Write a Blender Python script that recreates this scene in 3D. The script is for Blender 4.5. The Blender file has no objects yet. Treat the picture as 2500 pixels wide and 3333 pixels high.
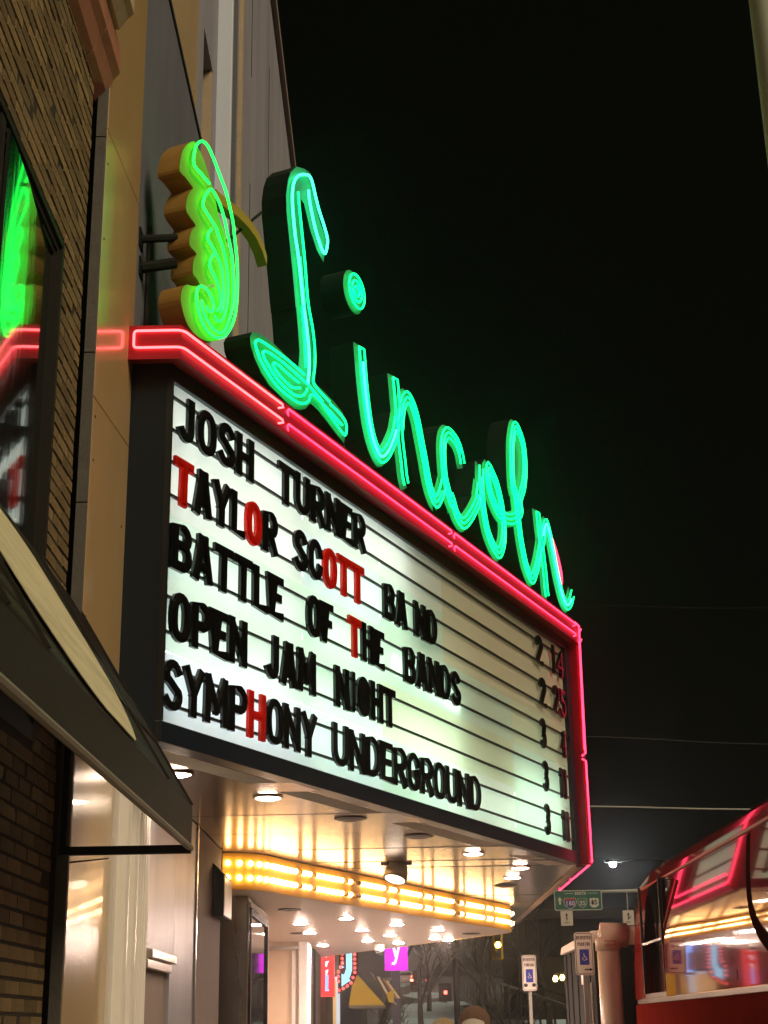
import bpy, bmesh, math, random
from mathutils import Vector, Matrix
from mathutils.geometry import delaunay_2d_cdt
random.seed(7)
SC = bpy.context.scene
COL = SC.collection
R = math.radians

# ------------------------------------------------------------------ camera
cam_d = bpy.data.cameras.new('camera')
cam_d.sensor_fit = 'HORIZONTAL'; cam_d.sensor_width = 36.0; cam_d.lens = 36.0 * 4850 / 2500
cam_d.clip_start = 0.05; cam_d.clip_end = 3000
cam = bpy.data.objects.new('camera', cam_d); COL.objects.link(cam)
TH, RHO, YAW = math.atan(1683.4 / 4850), math.atan(.0171), -11 / 5134
fwd = Vector((math.sin(YAW) * math.cos(TH), math.cos(YAW) * math.cos(TH), math.sin(TH)))
r0 = Vector((math.cos(YAW), -math.sin(YAW), 0)); u0 = r0.cross(fwd)
cr = math.cos(RHO) * r0 - math.sin(RHO) * u0
cu = math.sin(RHO) * r0 + math.cos(RHO) * u0
mm = Matrix((cr, cu, -fwd)).transposed().to_4x4(); mm.translation = (0, 0, 1.6)
cam.matrix_world = mm
SC.camera = cam

# ------------------------------------------------------------------ night sky, one soft town glow, exposure
wd = bpy.data.worlds.new('World'); SC.world = wd; wd.use_nodes = True
wn = wd.node_tree.nodes; wl = wd.node_tree.links
bg = wn['Background']
sky = wn.new('ShaderNodeTexSky'); sky.sky_type = 'NISHITA'; sky.sun_disc = False
sky.sun_elevation = R(-4); sky.sun_rotation = R(150)
mixs = wn.new('ShaderNodeMix'); mixs.data_type = 'RGBA'; mixs.inputs[0].default_value = 0.985
mixs.inputs[7].default_value = (0.030, 0.036, 0.020, 1)
wl.new(sky.outputs[0], mixs.inputs[6]); wl.new(mixs.outputs[2], bg.inputs[0])
bg.inputs[1].default_value = 0.055
sun_d = bpy.data.lights.new('town_glow', 'SUN'); sun_d.energy = 2.3; sun_d.angle = R(35); sun_d.color = (1.0, .80, .52)
sun = bpy.data.objects.new('town_glow', sun_d); COL.objects.link(sun)
sdir = Vector((-.58, .52, -.62))          # street lamps behind and to the right of the camera
sun.rotation_euler = sdir.to_track_quat('-Z', 'Y').to_euler()
SC.view_settings.view_transform = 'Standard'; SC.view_settings.look = 'None'
SC.view_settings.exposure = 0; SC.view_settings.gamma = 1; SC.view_settings.use_curve_mapping = False
SC.cycles.use_denoising = True
SC.cycles.max_bounces = 6; SC.cycles.diffuse_bounces = 3; SC.cycles.glossy_bounces = 4
SC.cycles.sample_clamp_indirect = 4.0; SC.cycles.use_light_tree = True
SC.cycles.caustics_reflective = False; SC.cycles.caustics_refractive = False

# ------------------------------------------------------------------ materials
def srgb(r, g, b):
    f = lambda c: (c / 255 / 12.92) if c <= 10 else ((c / 255 + .055) / 1.055) ** 2.4
    return (f(r), f(g), f(b))
def mat(name, col, rough=.6, metal=0., var=.18, scale=6., bump=0., bscale=40., spec=.5, coat=0., stretch=(1, 1, 1), rnd=0., grime=0.):
    m = bpy.data.materials.new(name); m.use_nodes = True
    n = m.node_tree.nodes; l = m.node_tree.links; p = n['Principled BSDF']
    p.inputs['Roughness'].default_value = rough; p.inputs['Metallic'].default_value = metal
    p.inputs['Specular IOR Level'].default_value = spec; p.inputs['Coat Weight'].default_value = coat
    p.inputs['Coat Roughness'].default_value = .03
    tc = n.new('ShaderNodeTexCoord'); mp = n.new('ShaderNodeMapping'); mp.inputs['Scale'].default_value = stretch
    l.new(tc.outputs['Object'], mp.inputs[0])
    nz = n.new('ShaderNodeTexNoise'); nz.inputs['Scale'].default_value = scale; nz.inputs['Detail'].default_value = 6; nz.inputs['Roughness'].default_value = .65
    l.new(mp.outputs[0], nz.inputs[0])
    mx = n.new('ShaderNodeMix'); mx.data_type = 'RGBA'
    mx.inputs[6].default_value = (*[c * (1 - var) for c in col], 1); mx.inputs[7].default_value = (*[min(1, c * (1 + var)) for c in col], 1)
    l.new(nz.outputs[0], mx.inputs[0]); out = mx.outputs[2]
    if rnd:
        oi = n.new('ShaderNodeObjectInfo'); hv = n.new('ShaderNodeHueSaturation')
        mr = n.new('ShaderNodeMapRange'); mr.inputs[3].default_value = 1 - rnd; mr.inputs[4].default_value = 1 + rnd
        l.new(oi.outputs['Random'], mr.inputs[0]); l.new(mr.outputs[0], hv.inputs['Value']); l.new(out, hv.inputs['Color']); out = hv.outputs[0]
    if grime:
        n2 = n.new('ShaderNodeTexNoise'); n2.inputs['Scale'].default_value = scale * .35; n2.inputs['Detail'].default_value = 8; n2.inputs['Roughness'].default_value = .7
        l.new(mp.outputs[0], n2.inputs[0])
        rp = n.new('ShaderNodeMapRange'); rp.inputs[1].default_value = .52; rp.inputs[2].default_value = .72; rp.inputs[4].default_value = grime
        l.new(n2.outputs[0], rp.inputs[0])
        m2 = n.new('ShaderNodeMix'); m2.data_type = 'RGBA'; m2.inputs[7].default_value = (*[c * .35 for c in col], 1)
        l.new(rp.outputs[0], m2.inputs[0]); l.new(out, m2.inputs[6]); out = m2.outputs[2]
        rr = n.new('ShaderNodeMapRange'); rr.inputs[3].default_value = rough; rr.inputs[4].default_value = min(1, rough + .3)
        l.new(rp.outputs[0], rr.inputs[0]); l.new(rr.outputs[0], p.inputs['Roughness'])
    l.new(out, p.inputs['Base Color'])
    if bump:
        nb = n.new('ShaderNodeTexNoise'); nb.inputs['Scale'].default_value = bscale; nb.inputs['Detail'].default_value = 4
        l.new(mp.outputs[0], nb.inputs[0])
        bp = n.new('ShaderNodeBump'); bp.inputs['Strength'].default_value = bump; bp.inputs['Distance'].default_value = .02
        l.new(nb.outputs[0], bp.inputs['Height']); l.new(bp.outputs[0], p.inputs['Normal'])
    return m
def emit(name, col, strength):
    m = bpy.data.materials.new(name); m.use_nodes = True
    n = m.node_tree.nodes; p = n['Principled BSDF']
    p.inputs['Base Color'].default_value = (.02, .02, .02, 1); p.inputs['Roughness'].default_value = .4
    p.inputs['Emission Color'].default_value = (*col, 1); p.inputs['Emission Strength'].default_value = strength
    return m
def translucent(name, col, thru=.58):
    m = bpy.data.materials.new(name); m.use_nodes = True
    n = m.node_tree.nodes; l = m.node_tree.links
    n.remove(n['Principled BSDF'])
    t = n.new('ShaderNodeBsdfTranslucent'); d = n.new('ShaderNodeBsdfDiffuse'); mx = n.new('ShaderNodeMixShader'); g = n.new('ShaderNodeBsdfGlossy'); m2 = n.new('ShaderNodeMixShader')
    tc = n.new('ShaderNodeTexCoord'); nz = n.new('ShaderNodeTexNoise'); nz.inputs['Scale'].default_value = 1.7; nz.inputs['Detail'].default_value = 5
    l.new(tc.outputs['Object'], nz.inputs[0])
    c = n.new('ShaderNodeMix'); c.data_type = 'RGBA'; c.inputs[6].default_value = (*[x * .9 for x in col], 1); c.inputs[7].default_value = (*col, 1)
    l.new(nz.outputs[0], c.inputs[0]); l.new(c.outputs[2], t.inputs[0]); l.new(c.outputs[2], d.inputs[0])
    mx.inputs[0].default_value = 1 - thru; l.new(t.outputs[0], mx.inputs[1]); l.new(d.outputs[0], mx.inputs[2])
    g.inputs['Roughness'].default_value = .12; m2.inputs[0].default_value = .05
    l.new(mx.outputs[0], m2.inputs[1]); l.new(g.outputs[0], m2.inputs[2]); l.new(m2.outputs[0], n['Material Output'].inputs[0])
    return m

# ------------------------------------------------------------------ mesh helpers
class MB:
    def __init__(s): s.v = []; s.f = []
    def quad(s, a, b, c, d):
        i = len(s.v); s.v += [tuple(a), tuple(b), tuple(c), tuple(d)]; s.f.append((i, i + 1, i + 2, i + 3)); return s
    def poly(s, pts):
        i = len(s.v); s.v += [tuple(p) for p in pts]; s.f.append(tuple(range(i, i + len(pts)))); return s
    def box(s, x0, x1, y0, y1, z0, z1):
        i = len(s.v)
        s.v += [(x, y, z) for z in (z0, z1) for y in (y0, y1) for x in (x0, x1)]
        s.f += [tuple(i + k for k in q) for q in ((0, 2, 3, 1), (4, 5, 7, 6), (0, 1, 5, 4), (2, 6, 7, 3), (0, 4, 6, 2), (1, 3, 7, 5))]; return s
    def hexa(s, p):       # 8 corners: bottom ring 0-3, top ring 4-7
        i = len(s.v); s.v += [tuple(q) for q in p]
        s.f += [tuple(i + k for k in q) for q in ((3, 2, 1, 0), (4, 5, 6, 7), (0, 1, 5, 4), (1, 2, 6, 5), (2, 3, 7, 6), (3, 0, 4, 7))]; return s
    def prism(s, pts, vec):
        n = len(pts); i = len(s.v); vec = Vector(vec)
        s.v += [tuple(p) for p in pts] + [tuple(Vector(p) + vec) for p in pts]
        s.f.append(tuple(range(i + n - 1, i - 1, -1))); s.f.append(tuple(range(i + n, i + 2 * n)))
        s.f += [(i + k, i + (k + 1) % n, i + n + (k + 1) % n, i + n + k) for k in range(n)]; return s
    def tube(s, pts, r, n=8, closed=False, cap=True):
        pts = [Vector(p) for p in pts]; m = len(pts); i0 = len(s.v)
        rs = r if isinstance(r, (list, tuple)) else [r] * m
        prev = None
        for k in range(m):
            a = pts[(k - 1) % m] if (k > 0 or closed) else pts[k]; b = pts[(k + 1) % m] if (k < m - 1 or closed) else pts[k]
            t = (b - a); t = t.normalized() if t.length > 1e-9 else Vector((0, 0, 1))
            if prev is None:
                ref = Vector((0, 0, 1)) if abs(t.z) < .9 else Vector((1, 0, 0)); nx = t.cross(ref).normalized()
            else:
                nx = prev - t * prev.dot(t); nx = nx.normalized() if nx.length > 1e-6 else t.orthogonal().normalized()
            prev = nx; ny = t.cross(nx)
            for j in range(n):
                an = 2 * math.pi * j / n
                s.v.append(tuple(pts[k] + (nx * math.cos(an) + ny * math.sin(an)) * rs[k]))
        for k in range(m if closed else m - 1):
            for j in range(n):
                a = i0 + k * n + j; b = i0 + k * n + (j + 1) % n; c = i0 + ((k + 1) % m) * n + (j + 1) % n; d = i0 + ((k + 1) % m) * n + j
                s.f.append((a, b, c, d))
        if cap and not closed:
            s.f.append(tuple(range(i0 + n - 1, i0 - 1, -1))); s.f.append(tuple(range(i0 + (m - 1) * n, i0 + m * n)))
        return s
    def lathe(s, c, prof, n=16, axis=(0, 0, 1)):
        ax = Vector(axis).normalized(); e1 = ax.orthogonal().normalized(); e2 = ax.cross(e1); c = Vector(c); i0 = len(s.v)
        for (r, h) in prof:
            for j in range(n):
                an = 2 * math.pi * j / n; s.v.append(tuple(c + ax * h + (e1 * math.cos(an) + e2 * math.sin(an)) * r))
        for k in range(len(prof) - 1):
            for j in range(n):
                s.f.append((i0 + k * n + j, i0 + k * n + (j + 1) % n, i0 + (k + 1) * n + (j + 1) % n, i0 + (k + 1) * n + j))
        s.f.append(tuple(range(i0 + n - 1, i0 - 1, -1))); s.f.append(tuple(range(i0 + (len(prof) - 1) * n, i0 + len(prof) * n)))
        return s
def bar(a, b, w, h=None):      # box beam from a to b
    mb = MB(); a = Vector(a); b = Vector(b); t = (b - a).normalized(); ref = Vector((0, 0, 1)) if abs(t.z) < .95 else Vector((0, 1, 0))
    x = t.cross(ref).normalized() * w / 2; y = x.cross(t).normalized() * (h or w) / 2
    return mb.hexa([a - x - y, a + x - y, a + x + y, a - x + y, b - x - y, b + x - y, b + x + y, b - x + y])
def origin(o):
    v = Vector((0, 0, 0))
    while o is not None: v += o.location; o = o.parent
    return v
def obj(name, mb, m, parent=None, smooth=False, loc=None, bevel=0., label=None):
    L = Vector(loc) if loc is not None else Vector((0, 0, 0))
    me = bpy.data.meshes.new(name)
    base = (origin(parent) if parent else Vector((0, 0, 0))) + L
    if isinstance(mb, bmesh.types.BMesh):
        bmesh.ops.translate(mb, verts=mb.verts, vec=-base); mb.to_mesh(me); mb.free()
    else:
        me.from_pydata([tuple(Vector(v) - base) for v in mb.v], [], mb.f)
    bm = bmesh.new(); bm.from_mesh(me); bmesh.ops.recalc_face_normals(bm, faces=bm.faces); bm.to_mesh(me); bm.free()
    me.materials.append(m)
    o = bpy.data.objects.new(name, me); COL.objects.link(o); o.location = L
    if parent: o.parent = parent
    if smooth: me.polygons.foreach_set('use_smooth', [True] * len(me.polygons))
    if bevel:
        b = o.modifiers.new('edge', 'BEVEL'); b.width = bevel; b.segments = 2; b.limit_method = 'ANGLE'; b.angle_limit = R(50)
    if label: o['label'] = label
    return o
def tag(o, label, cat, group=None):
    o['label'] = label; o['category'] = cat
    if group: o['group'] = group
    return o
def thing(name, label, cat, loc=(0, 0, 0), group=None):
    o = bpy.data.objects.new(name, None); COL.objects.link(o); o.location = loc; o.empty_display_size = .2
    return tag(o, label, cat, group)
def struct(name, mb, m, **k):
    o = obj(name, mb, m, **k); o['kind'] = 'structure'; return o
def share(src, name, loc, parent):      # a part that shares its mesh with an alike part
    o = src.copy(); o.name = name; COL.objects.link(o); o.parent = parent; o.location = loc; return o
def smoothpath(pts, step=.05, closed=False):
    P = [Vector((*p, 0)) if len(p) == 2 else Vector(p) for p in pts]; out = []
    n = len(P)
    for i in range(n if closed else n - 1):
        p1, p2 = P[i], P[(i + 1) % n]
        p0 = P[(i - 1) % n] if (closed or i > 0) else p1 * 2 - p2
        p3 = P[(i + 2) % n] if (closed or i < n - 2) else p2 * 2 - p1
        k = max(2, int((p2 - p1).length / step))
        d01 = max((p1 - p0).length, 1e-4) ** .5; d12 = max((p2 - p1).length, 1e-4) ** .5; d23 = max((p3 - p2).length, 1e-4) ** .5
        m1 = (p2 - p1) + d12 * ((p1 - p0) / d01 - (p2 - p0) / (d01 + d12))
        m2 = (p2 - p1) + d12 * ((p3 - p2) / d23 - (p3 - p1) / (d12 + d23))
        for j in range(k):
            t = j / k
            out.append(p1 * (2 * t**3 - 3 * t**2 + 1) + m1 * (t**3 - 2 * t**2 + t) + p2 * (-2 * t**3 + 3 * t**2) + m2 * (t**3 - t**2))
    if not closed: out.append(P[-1])
    return out
def offset(path, d, closed=False):
    n = len(path); out = []
    for i in range(n):
        a = path[(i - 1) % n] if (closed or i > 0) else path[i]; b = path[(i + 1) % n] if (closed or i < n - 1) else path[i]
        t = (b - a).normalized(); nn = Vector((-t.y, t.x, 0))
        k = 1.0
        if a is not path[i] and b is not path[i]:
            t1 = (path[i] - a).normalized(); c = max(.45, nn.dot(Vector((-t1.y, t1.x, 0)))); k = 1 / c
        out.append(path[i] + nn * d * k)
    return out
def ribbon_quads(path, w, closed=False, cap=0.):
    path = list(path)
    if cap and not closed:
        path[0] = path[0] - (path[1] - path[0]).normalized() * cap; path[-1] = path[-1] + (path[-1] - path[-2]).normalized() * cap
    l = offset(path, w / 2, closed); r = offset(path, -w / 2, closed); n = len(path)
    return [[l[i].xy, r[i].xy, r[(i + 1) % n].xy, l[(i + 1) % n].xy] for i in range(n if closed else n - 1)]
def area2(p): return sum(p[i][0] * p[(i + 1) % len(p)][1] - p[(i + 1) % len(p)][0] * p[i][1] for i in range(len(p)))
def union(polys):        # planar union -> verts, tris, boundary edges
    vs, fs = [], []
    for p in polys:
        if abs(area2(p)) < 1e-7: continue
        if area2(p) < 0: p = p[::-1]
        fs.append(list(range(len(vs), len(vs) + len(p)))); vs += [Vector((q[0], q[1])) for q in p]
    V, E, F, _, _, OF = delaunay_2d_cdt(vs, [], fs, 1, 1e-4)
    F = [f for f, o in zip(F, OF) if o]
    cnt = {}
    for f in F:
        for i in range(len(f)):
            e = (f[i], f[(i + 1) % len(f)]); cnt[e] = 1
    bnd = [e for e in cnt if (e[1], e[0]) not in cnt]
    return V, F, bnd
def slab(mb, polys, fr, d0, d1, back=False, sides=True, front=True):   # extruded union; fr(u, v, d) -> world
    V, F, bnd = union(polys); i = len(mb.v)
    mb.v += [tuple(fr(v.x, v.y, d1)) for v in V]
    if front: mb.f += [tuple(i + k for k in f) for f in F]
    if sides or back:
        j = len(mb.v); mb.v += [tuple(fr(v.x, v.y, d0)) for v in V]
        if sides: mb.f += [(i + b, i + a, j + a, j + b) for a, b in bnd]
        if back: mb.f += [tuple(j + k for k in f[::-1]) for f in F]
    return mb
# ------------------------------------------------------------------ block letters
def arc(cx, cy, rx, ry, a0, a1, n=10): return [(cx + rx * math.cos(R(a0 + (a1 - a0) * k / n)), cy + ry * math.sin(R(a0 + (a1 - a0) * k / n))) for k in range(n + 1)]
def oval(n=22): return [(.5 + .5 * math.copysign(abs(math.cos(a)) ** .8, math.cos(a)), .5 + .5 * math.copysign(abs(math.sin(a)) ** .8, math.sin(a))) for a in [2 * math.pi * k / n for k in range(n)]]
GL = {
 'A': [[(0, 0), (.40, 1)], [(1, 0), (.60, 1)], [(.36, 1), (.64, 1)], [(.2, .26), (.8, .26)]],
 'B': [[(0, 0), (0, 1), (.6, 1)] + arc(.6, .77, .34, .23, 80, -80, 6) + [(0, .54)], [(.6, .54)] + arc(.6, .27, .4, .27, 80, -80, 6) + [(0, 0)]],
 'C': [arc(.5, .62, .5, .38, 15, 180, 9) + arc(.5, .38, .5, .38, 180, 345, 9)],
 'D': [[(0, 0), (0, 1), (.4, 1)] + arc(.4, .5, .6, .5, 80, -80, 10) + [(.4, 0), (0, 0)]],
 'E': [[(1, 1), (0, 1), (0, 0), (1, 0)], [(0, .5), (.8, .5)]],
 'F': [[(1, 1), (0, 1), (0, 0)], [(0, .5), (.8, .5)]],
 'G': [arc(.5, .62, .5, .38, 20, 180, 9) + arc(.5, .36, .5, .36, 180, 350, 9) + [(1, .45), (.62, .45)]],
 'H': [[(0, 0), (0, 1)], [(1, 0), (1, 1)], [(0, .5), (1, .5)]],
 'I': [[(.5, 0), (.5, 1)]], '1': [[(.5, 0), (.5, 1)], [(.5, 1), (.15, .8)]],
 'J': [[(.85, 1), (.85, .3)] + arc(.45, .25, .4, .25, 0, -150, 8)],
 'L': [[(0, 1), (0, 0), (1, 0)]],
 'M': [[(0, 0), (.03, 1)], [(1, 0), (.97, 1)], [(.06, 1), (.5, .28)], [(.94, 1), (.5, .28)]],
 'N': [[(0, 0), (0, 1)], [(1, 0), (1, 1)], [(.04, .96), (.96, .04)]],
 'O': [oval()], 'P': [[(0, 0), (0, 1), (.6, 1)] + arc(.6, .74, .4, .26, 80, -80, 6) + [(0, .48)]],
 'R': [[(0, 0), (0, 1), (.6, 1)] + arc(.6, .74, .4, .26, 80, -80, 6) + [(0, .48)], [(.5, .48), (1, 0)]],
 'S': [arc(.5, .76, .46, .24, 25, 215, 9) + [(.36, .56), (.66, .45)] + arc(.5, .25, .5, .25, 25, -150, 9)],
 'T': [[(0, 1), (1, 1)], [(.5, 1), (.5, 0)]],
 'U': [[(0, 1), (0, .35)] + arc(.5, .35, .5, .35, 190, 350, 10) + [(1, .35), (1, 1)]],
 'Y': [[(0, 1), (.5, .45), (.5, 0)], [(1, 1), (.5, .45)]],
 '2': [arc(.5, .7, .5, .3, 160, -20, 9) + [(0, 0), (1, 0)]], '3': [arc(.45, .75, .5, .25, 150, -80, 8) + arc(.45, .26, .55, .26, 80, -150, 8)],
 '4': [[(.75, 0), (.75, 1), (0, .3), (1.05, .3)]], '5': [[(.95, 1), (.1, 1), (.05, .58)] + arc(.45, .3, .55, .3, 110, -150, 9)],
 '8': [arc(.5, .76, .42, .24, 0, 350, 14), arc(.5, .26, .5, .26, 0, 350, 14)], '0': [oval()],
 'V': [[(0, 1), (.5, 0), (1, 1)]], 'K': [[(0, 0), (0, 1)], [(1, 1), (.05, .45)], [(.35, .6), (1, 0)]],
 'Z': [[(0, 1), (1, 1), (0, 0), (1, 0)]],
}
def glyph(ch, w, h, t, tt=None, flat=1.):
    if flat != 1.: return [[(p[0], p[1] * flat) for p in q] for q in glyph(ch, w, h / flat, t, tt)]
    tt = tt or t; P = []
    for st in GL[ch]:
        pts = [Vector((t / 2 + u * (w - t), t / 2 + v * (h - t), 0)) for u, v in st]
        closed = ch in 'O0'
        P += ribbon_quads(pts, tt, closed, 0 if closed else tt / 2)
    return P
def text_polys(s, h, adv, t, x0=0., y0=0., wid=.6, gap=.25):
    P = []; x = x0
    for ch in s:
        if ch != ' ':
            P += [[(p[0] + x, p[1] + y0) for p in q] for q in glyph(ch.upper(), h * wid, h, t)]
        x += h * wid * (1 + gap)
    return P, x - h * wid * gap - x0
# ------------------------------------------------------------------ palette
M = {}
M['brick'] = mat('buff_brick', (.20, .138, .060), .88, var=.4, scale=14, bump=.5, bscale=60, rnd=.38, grime=.5)
M['mortar'] = mat('mortar', (.030, .023, .014), .95, var=.3, scale=30, bump=.3)
M['enamel'] = mat('cream_enamel', (.60, .42, .20), .22, var=.10, scale=2.2, coat=.35, bump=.05, bscale=55, grime=.12)
M['greystone'] = mat('grey_trim', (.12, .112, .10), .7, var=.2, scale=9, bump=.15, grime=.4)
M['terracotta'] = mat('pink_terracotta', (.42, .185, .12), .6, var=.22, scale=7, bump=.2, grime=.4)
M['pale_stone'] = mat('pale_stone', (.50, .40, .27), .7, var=.25, scale=6, bump=.2, grime=.5)
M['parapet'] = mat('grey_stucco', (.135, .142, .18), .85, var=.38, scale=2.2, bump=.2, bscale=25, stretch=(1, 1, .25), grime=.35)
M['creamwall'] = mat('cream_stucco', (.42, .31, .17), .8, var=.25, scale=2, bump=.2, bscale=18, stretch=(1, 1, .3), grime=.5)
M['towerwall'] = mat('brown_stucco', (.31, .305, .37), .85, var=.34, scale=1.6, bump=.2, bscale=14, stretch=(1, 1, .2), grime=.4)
M['floodlit_fin'] = mat('floodlit_fin_colour', (.72, .80, 1.), .4, var=.12, scale=3, stretch=(1, 1, .15), grime=.15)  # bluish white stands in for floodlight falling on the fin
M['darkjoint'] = mat('dark_joint', (.02, .017, .014), .9)
M['darkframe'] = mat('dark_bronze_frame', (.024, .022, .018), .65, var=.2, spec=.2)
M['pane'] = mat('dark_window_glass', (.004, .006, .005), .06, var=.0, spec=.75, coat=.6, bump=.05, bscale=2.5, stretch=(1, 3, .6))
M['canvas'] = mat('dark_canvas', (.024, .021, .015), .65, var=.2, scale=5, bump=.15, bscale=160, spec=.25)
M['canvasedge'] = mat('grey_canvas_edge', (.20, .18, .14), .6, var=.2, scale=12)
M['marquee_reflection'] = mat('cream_painted_reflection', (.66, .60, .40), .6, var=.35, scale=4.5, stretch=(1, .3, 2.6), grime=.65)
M['navy'] = mat('navy_painted_metal', (.010, .018, .030), .32, metal=.1, var=.2, scale=3, bump=.03, grime=.2)
M['redpaint'] = mat('red_channel_paint', (.36, .010, .030), .4, var=.18, scale=5, bump=.04, bscale=20)
M['cabin'] = mat('white_cabinet', (.62, .62, .58), .8)
M['rail'] = mat('black_rail', (.02, .02, .02), .4, metal=.3)
M['blackletter'] = mat('black_acrylic', (.006, .006, .006), .24, var=.1, spec=.45)
M['redletter'] = translucent('red_acrylic', (.85, .035, .016), .62)
M['redridge'] = translucent('red_acrylic_ridge', (.80, .028, .012), .55)
M['greenface'] = mat('pale_green_enamel', (.05, .34, .19), .5, var=.08, scale=5, grime=.1)
M['cansides'] = mat('dark_green_letter_sides', (.006, .012, .009), .6, var=.4, spec=.25, scale=4, grime=.3)
M['leafface'] = mat('yellow_green_enamel', (.24, .56, .06), .5, var=.1, scale=6, grime=.12)
M['leafsides'] = mat('ochre_letter_sides', (.34, .20, .05), .55, var=.22, scale=4, grime=.3)
M['soffit'] = mat('brushed_metal_soffit', (.58, .48, .42), .20, metal=.9, var=.12, scale=1.3, bump=.06, bscale=2.2, stretch=(.5, 1.6, 1), grime=.16)
M['lowsoffit'] = mat('white_enamel_soffit', (.84, .70, .62), .38, var=.05, scale=2, bump=.03, bscale=4)
M['fascia'] = mat('amber_yellow_fascia', (.85, .47, .06), .42, var=.08, scale=3, grime=.08)
M['chrome'] = mat('trim_metal', (.55, .52, .48), .25, metal=.9, var=.1)
M['darkring'] = mat('dark_ring', (.05, .04, .035), .4, metal=.6)
M['lampshell'] = mat('lamp_shell', (.35, .30, .25), .35, metal=.7)
M['white'] = mat('white_gloss_paint', (.84, .80, .76), .35, var=.06, scale=4, grime=.12)
M['greymetal'] = mat('grey_sheet_metal', (.42, .43, .52), .42, metal=.35, var=.22, scale=1.6, stretch=(1, 1, .18), bump=.03, grime=.25)
M['mauve'] = mat('mauve_stucco', (.30, .235, .215), .7, var=.15, scale=2, stretch=(1, 1, .3), bump=.08, grime=.3)
M['steel'] = mat('stainless_steel', (.40, .385, .36), .26, metal=.9, var=.15, scale=1.2, stretch=(1, 1, .12), bump=.012, grime=.12)
M['steeledge'] = mat('polished_steel_edge', (.72, .66, .58), .12, metal=1., var=.05)
M['creamdoor'] = mat('cream_entry_wall', (.74, .56, .40), .5, var=.08, scale=2)
M['concrete'] = mat('pale_concrete', (.36, .32, .28), .8, var=.2, scale=1.5, bump=.1, grime=.3)
M['asphalt'] = mat('asphalt', (.07, .075, .085), .75, var=.3, scale=2, bump=.2)
M['black'] = mat('matt_black', (.012, .012, .012), .7, spec=.15)
M['busred'] = mat('gloss_red_paint', (.36, .018, .015), .06, var=.12, scale=1.2, spec=.5, coat=.7, bump=.006, bscale=5)
M['busdark'] = mat('gloss_maroon_paint', (.16, .014, .009), .6, var=.3, spec=.0, coat=0., bump=.006, bscale=6)
M['busswirl'] = mat('black_vinyl', (.035, .008, .007), .9, spec=.0)
M['busglass'] = mat('dark_coach_glass', (.006, .007, .004), .05, spec=.7, coat=1.)
M['green_sign'] = mat('green_road_sign', (.012, .13, .085), .5, var=.1)
M['white_sign'] = mat('white_road_sign', (.74, .66, .60), .55, var=.08)
M['blue_sign'] = mat('blue_sign_paint', (.02, .03, .30), .5, var=.1)
M['red_sign'] = mat('red_sign_paint', (.45, .02, .03), .5)
M['black_ink'] = mat('black_sign_ink', (.015, .015, .015), .6)
M['grey_ink'] = mat('faded_sign_ink', (.16, .10, .11), .6)
M['galv'] = mat('galvanised_post', (.42, .40, .36), .45, metal=.5, var=.15, scale=10)
M['pipe'] = mat('beige_pipe', (.50, .40, .31), .35, var=.10, scale=3, grime=.2)
M['trailer'] = mat('dark_grey_body', (.018, .018, .018), .85, spec=.12, var=.25, scale=2, stretch=(1, 1, .3), grime=.3)
M['darkbuild'] = mat('dark_building', (.007, .006, .005), .9, var=.3, scale=.8)
M['cornice_d'] = mat('dim_cornice', (.022, .019, .017), .9, var=.3)
M['bark'] = mat('dark_bark', (.018, .014, .010), .9, var=.3)
M['wire'] = mat('grey_cable', (.5, .5, .46), .6)
M['pole'] = mat('pale_painted_pole', (.50, .56, .46), .5, var=.1, scale=3)
M['canopyyellow'] = mat('yellow_canvas', (.62, .42, .02), .7, var=.12, scale=6)
M['brownwall'] = mat('brown_wall', (.10, .066, .04), .85, var=.2)
M['snow'] = mat('patchy_snow', (.50, .66, .85), .8, var=.35, scale=.35, grime=.8)
M['skin'] = mat('skin', (.48, .29, .21), .55, var=.05)
M['coat'] = mat('dark_coat', (.03, .03, .035), .8)
M['jean'] = mat('dark_denim', (.03, .04, .07), .85)
M['knit'] = mat('brown_knit', (.17, .09, .06), .9, bump=.5, bscale=90)
M['cream_knit'] = mat('cream_knit', (.66, .58, .52), .9, bump=.4, bscale=90)
M['blond'] = mat('blond_hair', (.46, .32, .17), .6, bump=.6, bscale=60, stretch=(8, 8, 1))
# light sources of the place
E_RED = emit('red_neon', (1., .030, .085), 5.5)
E_PINK = emit('pink_neon', (1., .10, .11), 5.5)
E_GREEN = emit('green_neon', (.0, 1., .21), 3.4)
E_CYAN = emit('hot_green_neon', (.03, 1., .42), 6.0)
E_LEAF = emit('leaf_green_neon', (.01, 1., .07), 3.8)
E_FLUO = emit('fluorescent_tube', (.90, 1., .95), 18.)
E_FLUO2 = emit('cool_fluorescent_tube', (.72, 1., .80), 21.)
E_BULB = emit('marquee_bulb_glass', (1., .62, .28), 20.)
E_DOWN = emit('downlight_lens', (1., .73, .60), 800.)
E_DOWN2 = emit('soffit_lamp_lens', (1., .76, .56), 75.)

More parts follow.
